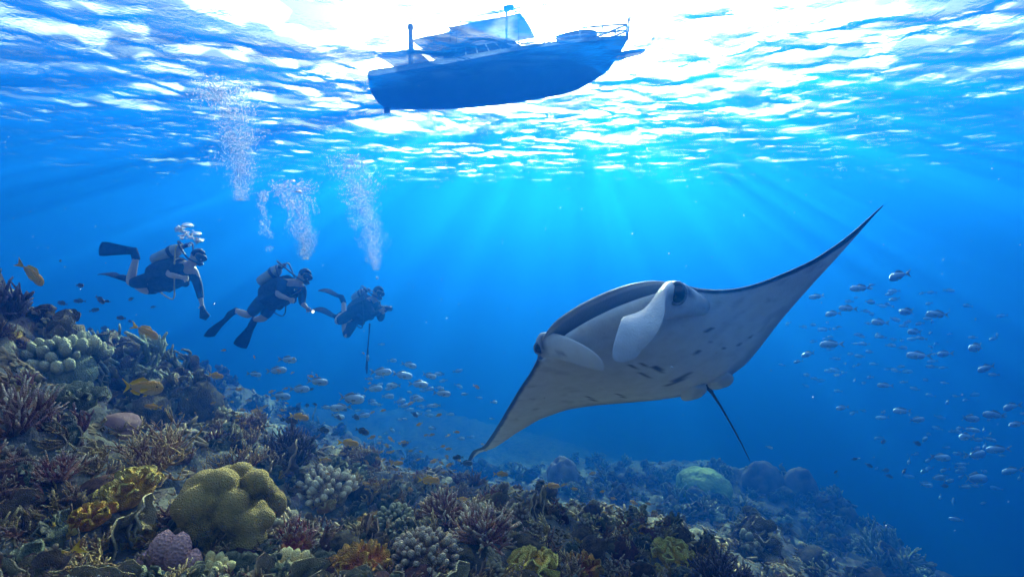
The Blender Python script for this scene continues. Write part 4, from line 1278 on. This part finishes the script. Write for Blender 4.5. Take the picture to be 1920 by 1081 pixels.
D1 = dict(pelvis=(288, 524), chest=(336, 508, .05), neck=(358, 495, .06), head=(371, 482, .08), face=(390, 491, .22),
          sha=(334, 497, .22), ela=(314, 514, .34), haa=(347, 521, .42), shb=(366, 514, -.1), elb=(374, 546, -.12), hab=(379, 574, -.05),
          hipa=(280, 526, .12), kna=(243, 531, .12), ana=(255, 484, .0), toa=(251, 470, -.02), fina=(189, 467, -.05),
          hipb=(292, 534, -.1), knb=(272, 545, .12), anb=(240, 523, -.28), tob=(230, 520, -.34), finb=(195, 516, -.5),
          tank0=(288, 489, .05), tank1=(341, 464, .1), opts=dict(suit=M_SUIT, finwa=(0, .2, 1), finwb=(.15, 1, .12), longb=.55))
d1, J1 = diver(D1, 8.4, 'diver with one finned leg bent up behind, an arm reaching down', 1)
D2 = dict(pelvis=(497, 562), chest=(540, 540, .08), neck=(560, 529, .08), head=(571, 518, .1), face=(588, 527, .25),
          sha=(531, 530, .25), ela=(520, 552, .36), haa=(546, 562, .45), shb=(568, 541, -.08), elb=(566, 568, .02), hab=(578, 579, .15),
          hipa=(490, 566, .12), kna=(466, 591, .18), ana=(442, 582, .08), toa=(432, 588, .05), fina=(392, 634, .0),
          hipb=(508, 572, -.05), knb=(494, 597, .1), anb=(478, 598, -.1), tob=(472, 610, -.1), finb=(448, 652, -.1),
          tank0=(487, 530, .02), tank1=(526, 502, .08), opts=dict(suit=M_SUITB, finwa=(.75, .5, .5), finwb=(.9, .3, .25), longb=.35))
d2, J2 = diver(D2, 9.0, 'diver with two large fins trailing low, holding a lit torch forward', 2)
D3 = dict(pelvis=(662, 590), chest=(691, 573, .08), neck=(702, 560, .06), head=(709, 549, .08), face=(722, 557, .25),
          sha=(686, 566, .22), ela=(700, 590, .38), haa=(717, 580, .48), shb=(706, 570, -.08), elb=(714, 600, .0), hab=(720, 582, .3),
          hipa=(656, 592, .1), kna=(630, 604, .25), ana=(640, 588, -.05), toa=(632, 594, -.15), fina=(592, 580, -.5),
          hipb=(664, 598, -.05), knb=(648, 630, .35), anb=(644, 566, -.25), tob=(640, 556, -.3), finb=(602, 545, -.55),
          tank0=(664, 560, -.25), tank1=(686, 546, -.1), opts=dict(suit=M_SUIT, finwa=(.1, 1, .25), finwb=(.1, 1, .2), longa=.8, longb=.8))
d3, J3 = diver(D3, 10.6, 'diver facing ahead with both hands raised round a camera', 3)

# things in their hands
m, n, l = mat_new('torch_light'); e = n.new('ShaderNodeEmission'); e.inputs[0].default_value = (1, .93, .75, 1); e.inputs[1].default_value = .5
o_ = n.new('ShaderNodeOutputMaterial'); l.new(e.outputs[0], o_.inputs[0]); M_LAMP = m
hp = J2['hab']; td = (at(592, 587, 8.7) - hp).normalized()
mb = MB(); mb.tube([hp - td * .02, hp + td * .09, hp + td * .11, hp + td * .15], [.02, .022, .028, .03], 12); tor = mb.build('torch', M_TANK); tag(tor, 'small dive torch, lit, in a diver\'s hand', 'torch')
mb = MB(); mb.tube([hp + td * .149, hp + td * .158], [.024, .024], 12); mb.build('lens', M_LAMP, tor)
hp = J1['hab']; mb = MB(); mb.tube([hp + Vector((.0, 0, .0)), hp + Vector((.02, -.02, -.07)), hp + Vector((.05, -.02, -.17)), hp + Vector((.055, -.02, -.19))], [.035, .05, .085, .06], 12, flat=.7)
o = mb.build('mesh_pouch', M_BCD); tag(o, 'dark pouch dangling from a diver\'s lowered hand', 'pouch')
hp = (J3['haa'] + J3['hab']) / 2 + Vector((.0, -.02, .03)); c_ = empty('underwater_camera', hp); mb = MB()
mb.add([(-.09, -.05, -.06), (.09, -.05, -.06), (.09, .05, -.06), (-.09, .05, -.06), (-.09, -.05, .06), (.09, -.05, .06), (.09, .05, .06), (-.09, .05, .06)], [(3, 2, 1, 0), (4, 5, 6, 7)] + [(k, (k + 1) % 4, 4 + (k + 1) % 4, 4 + k) for k in range(4)])
b_ = mb.build('housing', M_RUBBER, c_, smooth=False); mb = MB(); mb.tube([(.08, 0, 0), (.14, 0, 0), (.17, 0, 0)], [.05, .055, .05], 14); mb.build('port', M_MASKG, c_)
mb = MB(); mb.tube([(-.02, -.05, .06), (-.02, -.14, .1), (-.02, -.15, .15)], [.014, .014, .02], 8); mb.build('strobe_arm', M_RUBBER, c_)
tag(c_, 'black underwater camera held up by the farthest diver', 'camera')
mb = MB(); lp = [(693, 606, 10.3), (692, 625, 10.32), (690, 648, 10.35), (689, 668, 10.35), (687, 690, 10.35), (688, 700, 10.35)]
mb.tube([at(*p) for p in lp], [.02, .014, .014, .022, .028, .012], 8); o = mb.build('dangling_hose', M_RUBBER); tag(o, 'dark hose hanging straight down below the farthest diver', 'hose')
mb = MB(); mb.tube([at(689, 666, 10.3), at(690, 675, 10.3)], .03, 8); mb.build('clip', M_TANK, o)

# ------------------------------------------------------------------ fish
def fish_mat(name, back, side, belly, fin=None, rough=.35, spec=.5, metal=0.0):
    m, n, l = mat_new(name)
    tcn = n.new('ShaderNodeTexCoord'); sx_ = n.new('ShaderNodeSeparateXYZ'); l.new(tcn.outputs['Object'], sx_.inputs[0])
    nz = tex(n, l, 'noise', 14, 3); ad = n.new('ShaderNodeMath'); ad.operation = 'MULTIPLY_ADD'; ad.inputs[1].default_value = .05; l.new(nz.outputs['Fac'], ad.inputs[0]); l.new(sx_.outputs['Z'], ad.inputs[2])
    mr = n.new('ShaderNodeMapRange'); mr.inputs[1].default_value = -.14; mr.inputs[2].default_value = .20; l.new(ad.outputs[0], mr.inputs[0])
    r_ = ramp(n, ((.12, belly), (.42, side), (.62, side), (.80, back))); l.new(mr.outputs[0], r_.inputs[0])
    sc = tex(n, l, 'voronoi', 45)
    return finish(m, n, l, r_.outputs[0], rough, bump(n, l, sc.outputs['Distance'], .006), spec, metal)


M_FORANGE = fish_mat('fish_orange_back', (.95, .40, .01), (.80, .46, .12), (.75, .66, .52))
M_FYFIN = plain('fish_yellow_fin', (.85, .45, .01), (.95, .6, .03), 20, .5)
M_FSILVER = fish_mat('fish_silver', (.60, .76, .86), (.42, .60, .74), (.52, .68, .78), rough=.28, metal=.9)  # back coloured paler than the sides, painting in light from above
M_FSFIN = plain('fish_grey_fin', (.16, .20, .20), (.3, .34, .32), 20, .5)
M_FDARK = fish_mat('fish_dark', (.03, .035, .04), (.07, .075, .08), (.14, .15, .15))
M_FDFIN = plain('fish_dark_fin', (.03, .03, .035), (.06, .06, .065), 20, .5)
M_FEYE = plain('fish_eye', (.008, .008, .01), (.015, .015, .018), 4, .1, .6)
M_FEYER = plain('fish_eye_ring', (.6, .55, .4), (.7, .65, .5), 4, .3, .5)


def fish_body(hgt=.17, thick=.075, snout=.45, bend=.0, nx=18, ns=14):
    """body one unit long, nose at +x; tail stalk at -x"""
    mb = MB(); G = np.zeros((nx, ns + 1, 3))
    for i in range(nx):
        t = i / (nx - 1)                                       # 0 nose .. 1 tail stalk
        w = (math.sin(math.pi * min(1, t ** .62 * .98 + .0)) ** .8) if t < .9 else 0
        w = max(w, .0) * (1 - .0 * t) + .16 * max(0, (t - .6) / .4); w = max(w, .05 if t > 0 else .015)
        x = .45 - .80 * t; yb = bend * (t - .3) ** 2
        for j in range(ns + 1):
            a = 2 * math.pi * j / ns; z = math.sin(a); G[i, j] = (x, yb + thick * w * math.cos(a), hgt * w * (z * (1.0 if z > 0 else .92)) - .012 * math.sin(math.pi * t))
    mb.sheet(G); return mb


def fin_sheet(outline, thick=.006, y=0.0, lean=0.0):
    """outline: list of (base point, outer point) pairs in x, z"""
    G = np.zeros((len(outline), 4, 3))
    for i, (b, o) in enumerate(outline):
        for j in range(4):
            t = j / 3; G[i, j] = (b[0] + (o[0] - b[0]) * t, y + lean * t + .004 * math.sin(9 * t + i), b[1] + (o[1] - b[1]) * t)
    mb = MB(); mb.sheet(G, None, thick); return mb


def fish_parts(kind, hgt, bend=0.0):
    """list of (part name, mesh, material) for one kind"""
    mats = {'orange': (M_FORANGE, M_FYFIN), 'silver': (M_FSILVER, M_FSFIN), 'dark': (M_FDARK, M_FDFIN)}[kind]
    yb = bend * .49
    P = [('body', fish_body(hgt, hgt * .45, bend=bend).mesh('body', mats[0]), mats[0])]
    tail = [((-.33, .028), (-.55, .15)), ((-.34, .018), (-.50, .085)), ((-.345, .0), (-.445, .0)), ((-.34, -.018), (-.50, -.09)), ((-.33, -.028), (-.55, -.16))]
    P.append(('tail_fin', fin_sheet(tail, .008, yb, bend * .4).mesh('tail_fin', mats[1]), mats[1]))
    h = hgt
    P.append(('dorsal_fin', fin_sheet([((.16, h * .80), (.13, h * .95)), ((.08, h * .9), (.02, h * 1.42)), ((-.04, h * .8), (-.09, h * 1.22)), ((-.16, h * .5), (-.22, h * .86)), ((-.24, h * .3), (-.30, h * .5))], .007).mesh('dorsal_fin', mats[1]), mats[1]))
    P.append(('anal_fin', fin_sheet([((-.06, -h * .72), (-.09, -h * 1.1)), ((-.14, -h * .52), (-.2, -h * .9)), ((-.23, -h * .28), (-.29, -h * .45))], .007).mesh('anal_fin', mats[1]), mats[1]))
    for sg in (-1, 1):
        P.append(('pectoral_fin', fin_sheet([((.17, -h * .05), (.06, h * .05)), ((.17, -h * .15), (.02, -h * .25)), ((.17, -h * .25), (.07, -h * .5))], .006, sg * h * .40, sg * .06).mesh('pectoral_fin', mats[1]), mats[1]))
    P.append(('pelvic_fin', fin_sheet([((.12, -h * .8), (.06, -h * 1.2)), ((.06, -h * .82), (-.02, -h * 1.22))], .007).mesh('pelvic_fin', mats[1]), mats[1]))
    for sg in (-1, 1):
        mb = MB(); mb.blob((.345, sg * h * .245, h * .20), .022, 2, 0, 0); P.append(('eye', mb.mesh('eye', M_FEYE), M_FEYE))
    return P


def fish_simple(kind, hgt, bend=0.0):
    """one joined mesh for fish too far off to show their parts"""
    ps = fish_parts(kind, hgt, bend); me = bpy.data.meshes.new('fish'); bm = bmesh.new(); k = 0; mats = []
    for nm, msh, mt_ in ps:
        if mt_ not in mats: mats.append(mt_)
        f0 = len(bm.faces); bm.from_mesh(msh); bm.faces.ensure_lookup_table()
        for f in bm.faces[f0:]: f.material_index = mats.index(mt_); f.smooth = True
    bm.to_mesh(me); bm.free()
    for q in mats: me.materials.append(q)
    return me


FP = {('orange', b): fish_parts('orange', .155, b) for b in (-.12, .0, .12)}
FP.update({('silver', b): fish_parts('silver', .165, b) for b in (-.12, .0, .12)})
FP.update({('dark', b): fish_parts('dark', .20, b) for b in (.0,)})
FSM = {('silver', b): fish_simple('silver', .165, b) for b in (-.15, .15)}
FSM.update({('orange', b): fish_simple('orange', .17, b) for b in (-.1, .1)}); FSM.update({('dark', b): fish_simple('dark', .2, b) for b in (.0,)})


def fish(name, kind, px, py, d, length_px, heading, label, group=None, pitch=0.0, yawd=0.0, bend=0.0, parts=True, roll=0.0):
    """heading: +1 swims towards the picture's right-hand water, -1 the other way; yawd degrees turned towards (+) or away from the lens"""
    L_ = length_px / F * d / max(.35, math.cos(R(yawd)))
    loc = at(px, py, d)
    fwd = Vector((heading * math.cos(R(yawd)), -math.sin(R(yawd)), 0)); fwd = Vector((fwd.x * math.cos(R(pitch)), fwd.y * math.cos(R(pitch)), math.sin(R(pitch))))
    side = UP.cross(fwd).normalized(); up2 = fwd.cross(side)
    M = Matrix((fwd, side, up2)).transposed().to_4x4(); M = Matrix.Translation(loc) @ M @ Matrix.Rotation(R(roll), 4, 'X') @ Matrix.Scale(L_, 4)
    if parts:
        o = bpy.data.objects.new(name, None); COL.objects.link(o); o.empty_display_size = .05
        for nm, msh, mt_ in FP[(kind, bend)]:
            c = bpy.data.objects.new(nm, msh); COL.objects.link(c); c.parent = o
    else:
        o = bpy.data.objects.new(name, FSM[(kind, bend)]); COL.objects.link(o)
    o.matrix_world = M; tag(o, label, 'fish', group); return o


OR = 'orange-backed reef fish'
for px, py, d, w, hd, pi, yw, lab in (
        (268, 726, 2.7, 92, 1, 0, 5, 'large orange-backed reef fish with yellow tail above the tan staghorn thicket'),
        (62, 514, 3.6, 66, 1, -42, 10, 'golden fish nosing down beside the dark bush coral at the slope top'),
        (276, 622, 4.2, 56, 1, -28, 5, 'olive-gold fish diving head down in open water under the divers'),
        (98, 1052, 1.75, 100, -1, -24, 8, 'orange fish close to the seabed among maroon boulders'),
        (655, 830, 3.4, 42, 1, -8, 0, 'bright orange fish in open water beside the dark purple bush coral'),
        (805, 900, 3.3, 46, 1, 0, 0, 'bright orange fish swimming above the twin staghorn corals'),
        (405, 704, 4.6, 34, 1, -6, 5, 'small rusty orange fish alone beneath the trailing fins of a diver'),
        (562, 781, 3.9, 40, 1, -10, 0, 'orange fish hovering over the tall dark purple bush coral'),
        (940, 888, 4.5, 30, 1, -4, 0, 'dull orange fish just below the lowered wing tip of the manta'),
        (1036, 910, 5.0, 32, 1, -4, 0, 'dull orange fish over the far reef beneath the manta'),
        (612, 862, 3.9, 24, 1, -5, 0, 'small vivid orange fish over the foot of the dark purple bush coral'),
        (745, 868, 4.2, 26, 1, 4, 0, 'small vivid orange fish between the two bright orange ones'),
        (480, 770, 4.6, 24, -1, -5, 0, 'small vivid orange fish over the far shoulder of the slope'),
        (868, 935, 3.6, 26, 1, -6, 0, 'small vivid orange fish close over the large staghorn coral'),
        (286, 762, 3.2, 26, -1, 15, 30, 'small yellow fish turning away under the large orange-backed fish')):
    fish('reef_fish', 'orange', px, py, d, w, hd, lab, 'orange reef fish', pi, yw, rg.choice([-.12, 0, .12]))
for px, py, d, w, hd, pi, lab in ((858, 857, 5.0, 22, -1, 0, 'small black fish by the lowered wing tip of the manta'), (680, 808, 4.6, 30, 1, -16, 'dark rounded fish behind the bright orange fish in open water'),
                                  (607, 806, 4.6, 26, 1, 0, 'dark rounded fish between the purple bush coral and the orange fish'), (545, 788, 4.0, 34, 1, -6, 'dark fish resting on top of the tall purple bush coral'),
                                  (188, 562, 6.5, 24, 1, -35, 'dark fish nosing down beside the divers'), (150, 535, 6.0, 18, 1, 0, 'tiny dark fish above the reef slope shoulder'), (875, 868, 6.0, 26, 1, 0, 'faint dark fish under the wing tip of the manta')):
    fish('dark_fish', 'dark', px, py, d, w, hd, lab, 'dark reef fish', pi, 8, .0)

SL = 'silver fish in the loose school between the divers and the reef'
for px, py, d, w, hd, pi in ((541, 674, 6.0, 40, 1, -4), (520, 694, 6.0, 42, 1, 2), (597, 715, 5.6, 46, 1, -6), (563, 729, 5.8, 44, 1, 0), (527, 742, 5.8, 46, 1, -3), (660, 747, 5.0, 60, 1, -2), (637, 764, 5.4, 46, -1, -2),
                             (634, 780, 6.0, 32, 1, -8), (682, 778, 6.4, 28, 1, 0), (610, 763, 7.0, 22, 1, 5), (478, 701, 7.2, 30, 1, -10), (345, 684, 7.4, 30, -1, 8), (716, 697, 6.4, 46, 1, 0), (756, 703, 6.4, 44, 1, -8), (786, 720, 6.2, 42, 1, -5),
                             (830, 737, 6.2, 38, 1, -8), (768, 684, 7.4, 34, 1, -14), (806, 704, 7.4, 32, 1, -10), (702, 728, 6.8, 40, 1, 4), (737, 722, 7.0, 32, -1, 0), (782, 748, 7.0, 32, 1, 0), (728, 742, 8.0, 26, 1, 0), (757, 760, 8.0, 26, 1, 10),
                             (815, 760, 8.0, 24, -1, 0), (700, 756, 8.2, 22, 1, 0), (845, 776, 8.6, 18, 1, 0)):
    fish('silver_fish', 'silver', px, py, d * 1.2, w * .92, hd, SL, 'silver fish below the divers', pi, rg.uniform(-12, 12), rg.choice([-.12, 0, .12]))
SR = 'bright silver fish at the near edge of the school beyond the manta\'s raised wing'
SF = 'small faint silver fish deep inside the school beyond the manta\'s raised wing'
SD = 'small faint silver fish in the low cluster beyond the reef drop-off'
SN = 'bright silver fish in the low cluster beyond the reef drop-off'
SM = 'small faint silver fish deep inside the school between divers and reef'
big = ((1683, 517, 5.2, 54, -1), (1612, 540, 6.0, 40, -1), (1588, 578, 6.2, 36, -1), (1560, 588, 6.4, 36, -1), (1700, 584, 6.0, 42, -1), (1757, 589, 6.0, 44, -1), (1648, 604, 6.2, 40, -1), (1714, 622, 6.2, 38, -1), (1557, 645, 5.8, 44, -1),
       (1514, 664, 6.4, 36, -1), (1830, 651, 5.6, 48, -1), (1720, 666, 5.8, 46, -1), (1848, 690, 5.8, 44, -1), (1770, 663, 6.4, 38, -1), (1658, 722, 6.4, 30, -1), (1578, 764, 6.6, 28, -1), (1690, 770, 6.4, 32, -1), (1895, 762, 5.6, 46, -1), (1862, 777, 5.6, 48, -1),
       (1820, 784, 6.0, 44, 1), (1720, 786, 6.4, 36, 1), (1810, 818, 6.2, 42, -1), (1832, 852, 6.0, 54, 1), (1870, 842, 6.0, 48, -1), (1765, 857, 6.4, 44, 1), (1830, 896, 5.8, 62, 1), (1895, 882, 6.2, 46, -1), (1758, 894, 7.0, 36, 1), (1530, 556, 7.0, 30, -1), (1632, 566, 7.2, 28, 1), (1905, 795, 6.0, 34, -1))
for px, py, d, w, hd in big:
    fish('silver_fish', 'silver', px, py, d * 1.4, w * .88, hd, SR if py < 750 else SN, 'silver fish beyond the manta', rg.uniform(-14, 4), rg.uniform(-25, 25), rg.choice([-.12, 0, .12]), roll=rg.uniform(-12, 12))
# the far fish of both schools
for k in range(125):
    px, py = 1660 + rg.normal() * 110, 640 + rg.normal() * 62
    if px < 1440 or py < 520: continue
    if py < 760 - (px - 1440) * 0.9 + 0 and px < 1560: py += 60
    fish('silver_fish', 'silver', px, py, rg.uniform(10.5, 17), rg.uniform(10, 19), rg.choice([-1, 1], p=[.75, .25]), SF, 'silver fish beyond the manta', rg.uniform(-20, 10), rg.uniform(-40, 40), rg.choice([-.15, .15]), False, rg.uniform(-15, 15))
for k in range(55):
    px, py = 1800 + rg.normal() * 75, 855 + rg.normal() * 48
    if px > 1935: continue
    fish('silver_fish', 'silver', px, py, rg.uniform(10, 16), rg.uniform(13, 24), rg.choice([-1, 1]), SD, 'silver fish beyond the manta', rg.uniform(-15, 10), rg.uniform(-40, 40), rg.choice([-.15, .15]), False)
for k in range(50):
    px, py = 765 + rg.normal() * 70, 755 + rg.normal() * 40
    fish('silver_fish', 'silver', px, py, rg.uniform(9, 14), rg.uniform(11, 20), rg.choice([-1, 1], p=[.3, .7]), SM, 'silver fish below the divers', rg.uniform(-15, 10), rg.uniform(-40, 40), rg.choice([-.15, .15]), False)
TA = 'tiny orange fish in the cloud hovering over the blue far reef'
TB = 'tiny orange fish in the cloud hovering over the upper reef slope'
for k in range(150):
    c = rg.integers(3)
    px, py = ((790 + rg.normal() * 80, 850 + rg.normal() * 50), (1150 + rg.normal() * 90, 985 + rg.normal() * 38), (720 + rg.normal() * 55, 880 + rg.normal() * 35))[c]
    d = rg.uniform(4.2, 7.5); g = ground_at(px, py)[0]
    if g is not None: d = min(d, g.y - .25)
    if d < 3.6: continue
    fish('anthias', 'orange', px, py, d, rg.uniform(7, 15), rg.choice([-1, 1]), TA, 'tiny orange fish over the far reef', rg.uniform(-25, 25), rg.uniform(-50, 50), rg.choice([-.1, .1]), False)
for k in range(70):
    px, py = 440 + rg.normal() * 90, 755 + rg.normal() * 35
    d = rg.uniform(4.5, 8); g = ground_at(px, py)[0]
    if g is not None: d = min(d, g.y - .25)
    fish('anthias', 'orange', px, py, d, rg.uniform(6, 13), rg.choice([-1, 1]), TB, 'tiny orange fish over the slope', rg.uniform(-25, 25), rg.uniform(-50, 50), rg.choice([-.1, .1]), False)
TD = 'small dark fish drifting in the blue water near the divers and reef'
for k in range(46):
    px, py = ((150 + rg.normal() * 80, 590 + rg.normal() * 45), (640 + rg.normal() * 60, 800 + rg.normal() * 40), (1640 + rg.normal() * 120, 880 + rg.normal() * 60))[rg.integers(3)]
    d = rg.uniform(6, 10); g = ground_at(px, py)[0]
    if g is not None: d = min(d, g.y - .3)
    if d < 3: continue
    fish('damselfish', 'dark', px, py, d, rg.uniform(9, 20), rg.choice([-1, 1]), TD, 'small dark fish', rg.uniform(-25, 15), rg.uniform(-40, 40), .0, False)

# ------------------------------------------------------------------ bubbles
m, n, l = mat_new('air_bubble')
g1 = n.new('ShaderNodeBsdfGlass'); g1.inputs['IOR'].default_value = .75; g1.inputs['Roughness'].default_value = .0
d1_ = n.new('ShaderNodeBsdfDiffuse'); d1_.inputs['Color'].default_value = (.97, .98, 1, 1)
tl = n.new('ShaderNodeBsdfTranslucent'); tl.inputs['Color'].default_value = (.98, .99, 1, 1)
mA = n.new('ShaderNodeMixShader'); mA.inputs[0].default_value = .8; l.new(d1_.outputs[0], mA.inputs[1]); l.new(tl.outputs[0], mA.inputs[2])
mB = n.new('ShaderNodeMixShader'); mB.inputs[0].default_value = .95; l.new(mA.outputs[0], mB.inputs[1]); l.new(g1.outputs[0], mB.inputs[2])
o_ = n.new('ShaderNodeOutputMaterial'); l.new(mB.outputs[0], o_.inputs[0]); M_BUB = m


def bubble_field(pts, rads, sub=1, squash=.75):
    V0, F0 = ico(sub); pts = np.asarray(pts); rads = np.asarray(rads)
    V = (pts[:, None, :] + rads[:, None, None] * V0[None] * np.array([1.15, 1.15, squash])).reshape(-1, 3)
    F_ = (np.array(F0)[None] + (np.arange(len(pts)) * len(V0))[:, None, None]).reshape(-1, 3)
    me = bpy.data.meshes.new('bubble_plume'); me.from_pydata(V.tolist(), [], F_.tolist()); me.update(); me.polygons.foreach_set('use_smooth', [True] * len(me.polygons)); me.materials.append(M_BUB); return me


def plume(base, height, r0, r1, count, rad, label, seed, drift=0.0, lean=0.0):
    """bubbles rising from base, spreading with height, in puffs"""
    q = np.random.default_rng(seed); P = []; Rr = []
    puffs = [(q.random(), q.normal() * .6, q.normal() * .6, q.uniform(.5, 1.3)) for _ in range(int(count / 28))]
    for i in range(count):
        u, a, b, w = puffs[q.integers(len(puffs))]
        t = np.clip(u + q.normal() * .035, 0, 1); spread = r0 + (r1 - r0) * t ** .7
        x = spread * (a * .9 + q.normal() * .33 * w); y = spread * (b * .9 + q.normal() * .33 * w)
        P.append((base.x + x + drift * t + lean * math.sin(t * 5), base.y + y, base.z + t * height)); Rr.append(rad * q.uniform(.35, 1) ** 1.5 * (1 + .8 * t))
    o = bpy.data.objects.new('bubble_plume', bubble_field(P, Rr)); COL.objects.link(o); tag(o, label, 'bubbles', kind='stuff'); return o


plume(at(452, 375, 8.6), 1.9, .10, .36, 6500, .0088, 'tall column of bubbles rising to the surface above the diver with bent leg', 1, -.12, .06)
plume(at(575, 486, 8.9), 1.35, .06, .27, 4000, .0088, 'bright column of bubbles above the diver holding a torch', 2, -.22, .03)
plume(at(703, 505, 10.3), 2.25, .06, .36, 5000, .0098, 'long column of bubbles above the farthest diver', 3, -.45, .05)
plume(at(503, 475, 10.8), 1.3, .04, .16, 600, .011, 'thin faint column of bubbles behind the diver holding a torch', 4, -.1, .03)
plume(at(352, 462, 8.35), .34, .03, .12, 300, .014, 'cluster of small bubbles leaving the regulator of the diver with bent leg', 5, -.06, .0)
plume(at(372, 470, 8.35), .26, .03, .08, 220, .012, 'small bubbles beside the head of the diver with bent leg', 6, -.02, .0)
plume(at(709, 538, 10.4), .3, .03, .06, 40, .014, 'few bubbles just above the farthest diver\'s head', 7, -.03, .0)
BS = []
V0, F0 = ico(3)
capv = [(v[0] * 1.25, v[1] * 1.25, (v[2] * .75 if v[2] > 0 else v[2] * .28)) for v in V0]
capm = bpy.data.meshes.new('bubble'); capm.from_pydata(capv, [], F0); capm.update(); capm.polygons.foreach_set('use_smooth', [True] * len(capm.polygons)); capm.materials.append(M_BUB)
for px, py, d, r in ((352, 424, 8.3, .075), (368, 440, 8.3, .072), (374, 453, 8.3, .055), (344, 428, 8.3, .025), (361, 433, 8.32, .022), (549, 340, 8.7, .04), (561, 360, 8.7, .045), (570, 468, 8.8, .035)):
    o = bpy.data.objects.new('bubble', capm); COL.objects.link(o); o.location = at(px, py, d); o.scale = (r, r, r); o.rotation_euler = (rg.uniform(-.15, .15), rg.uniform(-.15, .15), rg.uniform(0, 6))
    tag(o, 'large dome-shaped air bubble above a diver', 'bubble', 'large air bubbles')
# drifting specks
q = np.random.default_rng(9); P = []; Rr = []
for i in range(420):
    d = q.uniform(1.2, 8) ; P.append(tuple(at(q.uniform(-100, 2020), q.uniform(150, 1000), d))); Rr.append(q.uniform(.0012, .0035) * (.5 + .18 * d))
o = bpy.data.objects.new('drifting_particles', bubble_field(P, Rr, 1, 1)); COL.objects.link(o); tag(o, 'fine pale particles drifting in the sea water', 'particles', kind='stuff')
